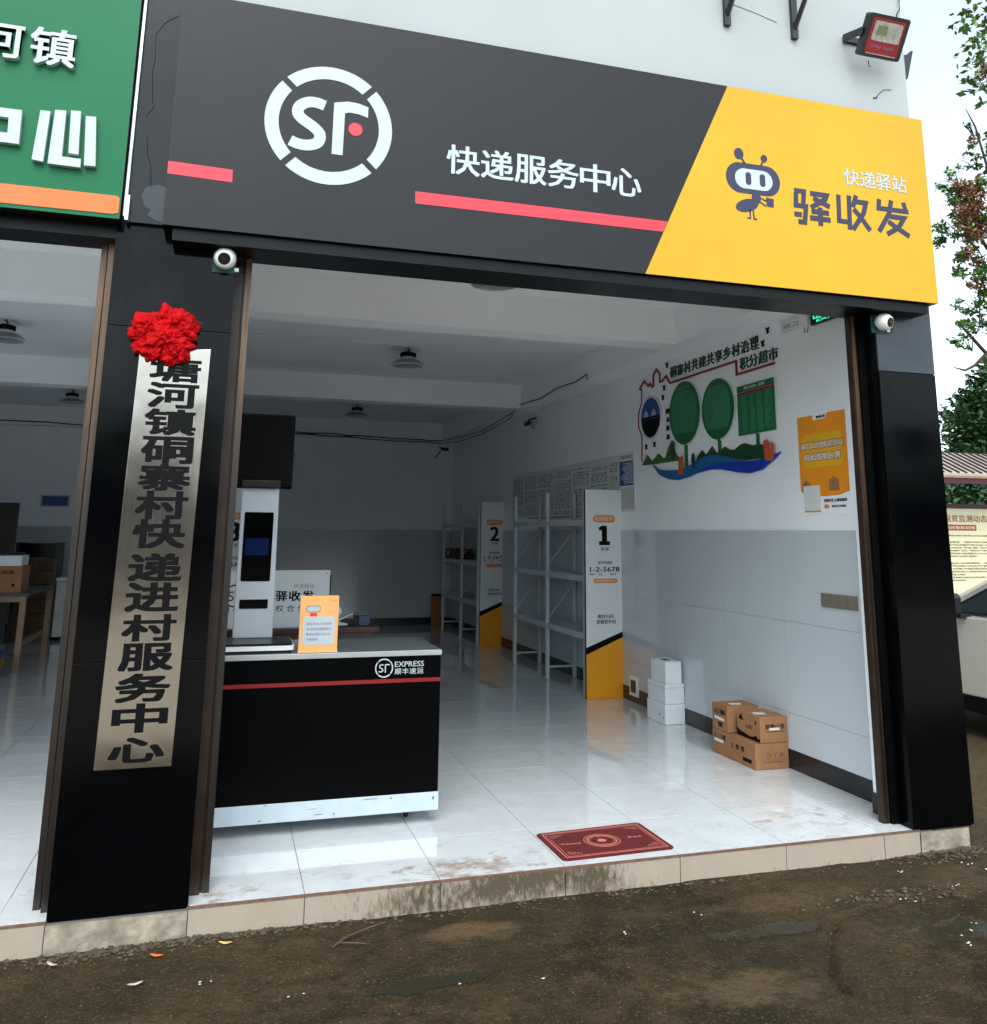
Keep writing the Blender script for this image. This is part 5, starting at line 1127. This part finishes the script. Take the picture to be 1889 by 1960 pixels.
# pillars and roof, as proud frames on both sides
for s_ in (-1, 1):
    def side(P, wd, name, mt, dz=0):
        mb = MB()
        Q = [Vector((CX0+x, CY+s_*(.80-.35*max(0, z-.95)+.012), cz+z)) for x, z in P]
        mb.tube(Q, wd, 6).build(name, mt, car)
    side([(1.06, .985), (1.45, 1.19), (1.78, 1.365), (2.1, 1.49), (2.5, 1.55), (3.5, 1.51), (3.95, 1.28), (4.40, 1.02)], .035, 'roof_rail', CARPAINT)
    side([(2.45, 1.0), (2.5, 1.53)], .028, 'door_pillar', BLACKP); side([(3.55, 1.0), (3.5, 1.48)], .028, 'door_pillar', BLACKP)
    side([(1.12, 1.0), (4.35, 1.03)], .018, 'window_trim', BLACKP)
    for dx in (1.15, 2.48, 3.45): MB().box(CX0+dx, CX0+dx+.006, CY+s_*.9005-.001, CY+s_*.9005+.001, cz+.36, cz+.97).build('door_gap', INK, car)
    for dx in (2.38, 3.25): B(CX0+dx, CX0+dx+.18, CY+s_*.915-.012, CY+s_*.915+.012, cz+.86, cz+.885).build('door_handle', CARPAINT, car, bevel=.004)
    mb = MB().stad(CX0+1.40, CX0+1.53, cz+.99, cz+1.18, 'F', CY+s_*1.02-.07, CY+s_*1.02+.07, r=.05); mm = mb.build('wing_mirror', FLBLK, car, bevel=.006)
    MB().box(CX0+1.44, CX0+1.52, CY+min(s_*.85, s_*.96), CY+max(s_*.85, s_*.96), cz+.97, cz+1.0).build('mirror_arm', FLBLK, mm)
    for wx in (.85, 3.62):
        tr_ = MB().lathe([(.19, -.11), (.30, -.11), (.325, -.085), (.325, .085), (.30, .11), (.19, .11)], (CX0+wx, CY+s_*.79, cz+.326), 30, 'y').build('tyre', RUBBER, car)
        MB().lathe([(.19, -.10), (.18, -.06), (.05, -.075), (.0, -.08)] if s_ < 0 else [(.19, .10), (.18, .06), (.05, .075), (.0, .08)], (CX0+wx, CY+s_*.79, cz+.326), 30, 'y').build('rim', ALU, tr_)
    B(CX0+.0, CX0+.25, CY+min(s_*.55, s_*.88), CY+max(s_*.55, s_*.88), cz+.62, cz+.74).build('headlight', LAMPGL, car, bevel=.02)
body_half([(2.0, 1.47), (2.4, 1.56), (3.5, 1.53), (3.6, 1.48), (2.1, 1.45)], .62, 'roof', CARPAINT, bevel=.008)

car.rotation_euler.z = R_(-90); car.location = (7.2, 1.4, -.116)

# ================================================================== notice board with roof
nb = thing('notice_board', 'cream village notice board in a maroon frame under a small slatted roof', 'notice board', (13.8, 9, -.12))
B(11.9, 15.6, 9.0, 9.04, .45, 2.06).build('board', CREAM, nb)
MB().box(11.82, 15.68, 8.97, 9.06, 2.061, 2.135).box(11.82, 15.68, 8.97, 9.06, .37, .449).build('frame_rail', MAROON, nb)
for x in (11.78, 15.68): B(x-.05, x+.05, 8.95, 9.07, -.2, 2.58).build('post', MAROON, nb)
MB().text('防返贫监测动态', (12.40, 13.52, 1.81, 1.94), 'F', 8.996, 8.9995, bold=.02).build('title_lettering', BROWNT, nb)
MB().stad(12.35, 13.26, 1.66, 1.765, 'F', 8.996, 8.9995, r=.02).build('red_label', mat('dusty_red_print', lin((176, 62, 52)), .5), nb)
MB().text('监测对象和范围', (12.45, 13.22, 1.685, 1.74), 'F', 8.993, 8.9958, bold=.02).build('lettering', CREAM, nb)
mb = MB(); r9 = random.Random(9)
for s_, z in (('根据国家乡村振兴局有关防止返贫动态监测和帮扶的通知要求', 1.555), ('一、监测对象 · 一是脱贫不稳定户边缘易致贫户', 1.44), ('以家庭为单位,监测脱贫不稳定且纯收入低于', 1.39), ('收入水平变化和「两不愁三保障」及饮水安全', 1.34), ('情况;对有返贫「致贫」风险的农户开展监测', 1.29), ('因病因灾因意外事故等刚性支出,较大或收入', 1.24), ('骤减,基本生活出现严重困难户', 1.19), ('二、健全防止返贫的监测机制 · 一般农户', 1.07), ('三、严格认定程序并公示公告乡村干部核实', 1.02), ('四、动态调整,分类管理,定期核查帮扶措施', .97), ('五、落实帮扶责任人,加强组织领导和保障', .92), ('六、完善工作档案', .87), ('七、坚持预防性措施和事后帮扶相结合', .82), ('八、强化督促指导', .77)):
    mb.text(s_, (12.50+r9.uniform(0, .06), 12.50+len(s_)*.052, z, z+.03), 'F', 8.996, 8.9995, bold=.01, res=1)
mb.build('small_print', mat('faded_brown_text', lin((120, 108, 86)), .7), nb, kind='stuff')
rf_ = MB().add([(11.3, 8.35, 2.64), (16.2, 8.35, 2.64), (16.2, 9.3, 3.10), (11.3, 9.3, 3.10), (11.3, 8.35, 2.60), (16.2, 8.35, 2.60), (16.2, 9.3, 3.06), (11.3, 9.3, 3.06)], [(0, 1, 2, 3), (7, 6, 5, 4), (0, 4, 5, 1), (1, 5, 6, 2), (2, 6, 7, 3), (3, 7, 4, 0)]).build('roof', ROOFM, nb)
for k in range(30):
    x = 11.35+k*.165
    MB().add([(x, 8.36, 2.641), (x+.05, 8.36, 2.641), (x+.05, 9.29, 3.092), (x, 9.29, 3.092), (x, 8.36, 2.668), (x+.05, 8.36, 2.668), (x+.05, 9.29, 3.119), (x, 9.29, 3.119)], [(0, 1, 2, 3), (4, 5, 6, 7), (0, 1, 5, 4), (1, 2, 6, 5), (2, 3, 7, 6), (3, 0, 4, 7)]).build('roof_batten', ROOFR, rf_)
MB().box(11.3, 16.2, 8.36, 8.42, 2.46, 2.595).build('eave_board', MAROON, nb)
MB().box(11.3, 16.2, 8.34, 8.359, 2.56, 2.60).build('eave_trim', TBLW, nb)

# ================================================================== trees
def leafcloud(clusters, n, size, seed, flat=.6, droop=0):
    rr = random.Random(seed); mb = MB(); V = []; Fc = []
    wts = [c[3]**2 for c in clusters]; tot = sum(wts)
    for c, w_ in zip(clusters, wts):
        for _ in range(int(n*w_/tot)):
            d = Vector((rr.gauss(0, 1), rr.gauss(0, 1), rr.gauss(0, 1))).normalized()*(rr.random()**.45)*c[3]
            p = Vector(c[:3])+Vector((d.x, d.y, d.z*(c[4] if len(c) > 4 else .8)))
            s = size*rr.uniform(.6, 1.35); a = Vector((rr.gauss(0, 1), rr.gauss(0, 1), rr.gauss(0, flat))).normalized(); b = a.cross(Vector((rr.gauss(0, .5), rr.gauss(0, .5), 1))).normalized()
            k = len(V)
            V += [tuple(p), tuple(p+a*s*.5+b*s*.28), tuple(p+a*s), tuple(p+a*s*.5-b*s*.28)]
            Fc.append((k, k+1, k+2, k+3))
    mb.v = V; mb.f = Fc; return mb
t1 = thing('tree', 'tall thin-leaved tree with brown seed pods reaching over from the right', 'tree', (17.2, 9.8, -.2))
rb = random.Random(21)
cl = [(13.75, 9, 8.25, .34), (14.0, 9.3, 7.9, .42), (13.55, 9.1, 7.6, .28), (13.9, 9, 7.2, .36), (13.6, 8.8, 6.75, .26), (13.9, 9, 6.5, .3), (13.8, 9.3, 8.75, .14), (14.1, 9.1, 9.1, .18), (14.55, 9.1, 10.9, .2), (14.45, 9.0, 11.35, .10), (14.0, 9.0, 9.75, .06), (13.55, 8.9, 6.0, .24), (13.35, 8.8, 5.55, .24), (13.2, 8.8, 5.2, .18), (13.95, 9.0, 5.55, .2), (14.15, 9.0, 4.2, .12), (13.9, 9, 4.85, .1), (14.0, 9.0, 3.95, .10)]
def outside(y, m_=1.10): return .17+(y+4.29)*m_
for _ in range(50):
    y = rb.uniform(6.5, 12.5); cl.append((outside(y)+rb.uniform(0, 4.5), y, rb.uniform(5, 11.5), rb.uniform(.5, .9)))
sub = []
for c in cl[:18]:
    for _ in range(7):
        o_ = Vector((rb.uniform(-1, 1), rb.uniform(-1, 1), rb.uniform(-1, 1)))*c[3]*1.15; sub.append((c[0]+o_.x, c[1]+o_.y, c[2]+o_.z, c[3]*rb.uniform(.28, .5), .6))
leafcloud(sub, 4600, .09, 3).build('crown', LEAFA, t1)
leafcloud(cl[18:], 9000, .16, 33).build('crown', LEAFA, t1)
pc = [(13.55, 8.9, 8.3, .22), (13.8, 8.9, 8.1, .3), (14.0, 8.9, 8.4, .24), (13.62, 8.9, 7.8, .22), (13.72, 8.9, 7.3, .2), (14.05, 9, 7.6, .26), (13.5, 8.85, 6.9, .18), (13.62, 8.85, 6.35, .16), (14.5, 8.9, 11.0, .16), (14.0, 8.9, 9.4, .10), (14.55, 8.9, 10.55, .08), (13.9, 8.9, 7.9, .2), (13.45, 8.85, 7.5, .16), (13.75, 8.85, 6.75, .14)]
for _ in range(26):
    y = rb.uniform(7, 12); pc.append((outside(y)+rb.uniform(0, 3.5), y, rb.uniform(6.5, 11), rb.uniform(.2, .4)))
leafcloud(pc[:14], 2600, .085, 5, flat=1).build('seed_pod_cluster', PODS, t1)
leafcloud(pc[14:], 2200, .12, 55, flat=1).build('seed_pod_cluster', PODS, t1)
tk = MB().tube([(17.2, 9.8, -.3), (17.1, 9.7, 2.5), (16.8, 9.6, 5)], [.22, .18, .14], 8)
for P, r in (([(16.8, 9.6, 4.4), (15.6, 9.3, 4.95), (14.6, 9.1, 5.1), (13.9, 9, 5.0), (13.4, 8.9, 5.35), (13.1, 8.8, 5.5)], [.1, .075, .05, .04, .03, .012]), ([(13.95, 9, 5.05), (13.55, 8.95, 4.75), (13.25, 8.9, 4.62), (13.0, 8.9, 4.66)], [.035, .03, .022, .01]), ([(16.8, 9.6, 5), (15.8, 9.4, 6.3), (14.6, 9.2, 7.0), (13.9, 9.0, 7.5), (13.6, 8.9, 7.9)], [.1, .07, .05, .03, .012]), ([(15.6, 9.3, 6.4), (14.8, 9.2, 8.2), (14.3, 9.1, 9.8), (14.0, 9, 10.1)], [.06, .04, .02, .008]), ([(16.8, 9.6, 5), (17, 9.5, 8), (16.6, 9.6, 10.5)], [.12, .08, .03]), ([(16.9, 9.5, 6), (18.4, 10, 8.5)], [.1, .03]), ([(14.4, 9.1, 7.1), (13.9, 9.0, 6.3), (13.8, 9.0, 5.6)], [.03, .022, .012])):
    tk.tube(P, r, 6)
rt = random.Random(77)
for c in cl[:18]:
    for _ in range(5):
        e = Vector(c[:3])+Vector((rt.uniform(-1, 1), rt.uniform(-1, 1), rt.uniform(-.8, .9)))*c[3]*1.1; b_ = Vector(c[:3])+Vector((.25, .1, -.2)); mid = b_.lerp(e, .5)+Vector((0, 0, .04))
        tk.tube([b_, mid, e], [.014, .009, .004], 4)
tk.build('trunk', BARK, t1)
t2 = thing('tree', 'dense dark green broadleaf tree behind the notice board roof', 'tree', (18.6, 13, -.2))
cl = []
for _ in range(46):
    a = rb.uniform(0, 6.28); u = rb.random(); r = 2.5*math.sqrt(u)*(.7+.3*rb.random()); z = rb.uniform(1.2, 5.0); k = math.sqrt(max(.05, 1-((z-3.1)/2.7)**2)); cl.append((18.9+r*k*math.cos(a), 13+r*k*math.sin(a), z, rb.uniform(.5, .85)))
cl += [(16.75, 12.2, 4.7, .45), (17.1, 12.2, 5.1, .42), (17.35, 12.2, 5.5, .32), (16.6, 12.2, 4.1, .6), (17.2, 12.2, 4.4, .7), (16.5, 12.2, 3.4, .7), (17.3, 12.2, 3.5, .8), (16.4, 12.2, 2.7, .7)]
leafcloud(cl[-8:], 7000, .15, 88).build('crown', LEAFB, t2)
leafcloud(cl, 15000, .20, 8).build('crown', LEAFB, t2)
MB().tube([(18.7, 13, -.3), (18.8, 13, 3)], [.16, .08], 8).build('trunk', BARK, t2)
hg = thing('hedge', 'dark green leafy hedge behind the notice board', 'hedge', (14.5, 10.2, -.2))
cl = []
for k in range(34): cl.append((10.2+k*.27, 10.3+rb.uniform(-.15, .15), rb.uniform(.5, 2.35), .55))
leafcloud(cl, 9000, .16, 14).build('foliage', LEAFB, hg)
B(10, 19.2, 10.25, 10.4, -.2, 1.9).build('branches', BARK, hg)
for (tx_, ty_, hh_, lab_) in ((-2.2, -21, 5.2, 'broad dark tree across the yard opposite the left pillar'), (22, -20, 5.6, 'broad dark tree across the yard opposite the right pillar')):
    t3 = thing('tree', lab_, 'tree', (tx_, ty_, -.2), 'trees across the yard')
    c3 = [(tx_+rb.uniform(-2.6, 2.6), ty_+rb.uniform(-1.5, 1.5), rb.uniform(1.2, hh_-.8), rb.uniform(.7, 1.0)) for _ in range(30)]
    leafcloud(c3, 3000, .42, int(tx_)+50).build('crown', LEAFF, t3)
    MB().tube([(tx_, ty_, -.3), (tx_, ty_, 3)], [.2, .1], 8).build('trunk', BARK, t3)
far = []
for k in range(60): far.append((22+k*2.0, 42+rb.uniform(-3, 3), rb.uniform(1, 5.5), rb.uniform(2, 3.2)))
leafcloud(far, 9000, .7, 17).build('far_wood', LEAFF, None, kind='stuff', label='bluish green far trees beyond the notice board')
# wooded bank opposite the shop (mirrored in the black cladding)
op = []
for k in range(90):
    x = -60+k*1.5; op.append((x*1.5, -58+rb.uniform(-3, 3), rb.uniform(0, 2.6), rb.uniform(1.5, 2.4)))
leafcloud(op, 9000, .9, 19).build('opposite_wood', LEAFF, None, kind='stuff', label='wooded bank across the road opposite the shop')
gx_ = MB(); gx_.prism([(-56, -.3), (-60, 2.0), (-75, 4.5), (-110, 8), (-140, 6), (-140, -.3)], 'R', -90, 110); 
gx_.v = [(v[0], v[1], v[2]) for v in gx_.v]
gx_.build('hillside', mat('hillside_scrub', lin((46, 62, 36)), .9, var=.4, scale=.6), None, kind='structure')
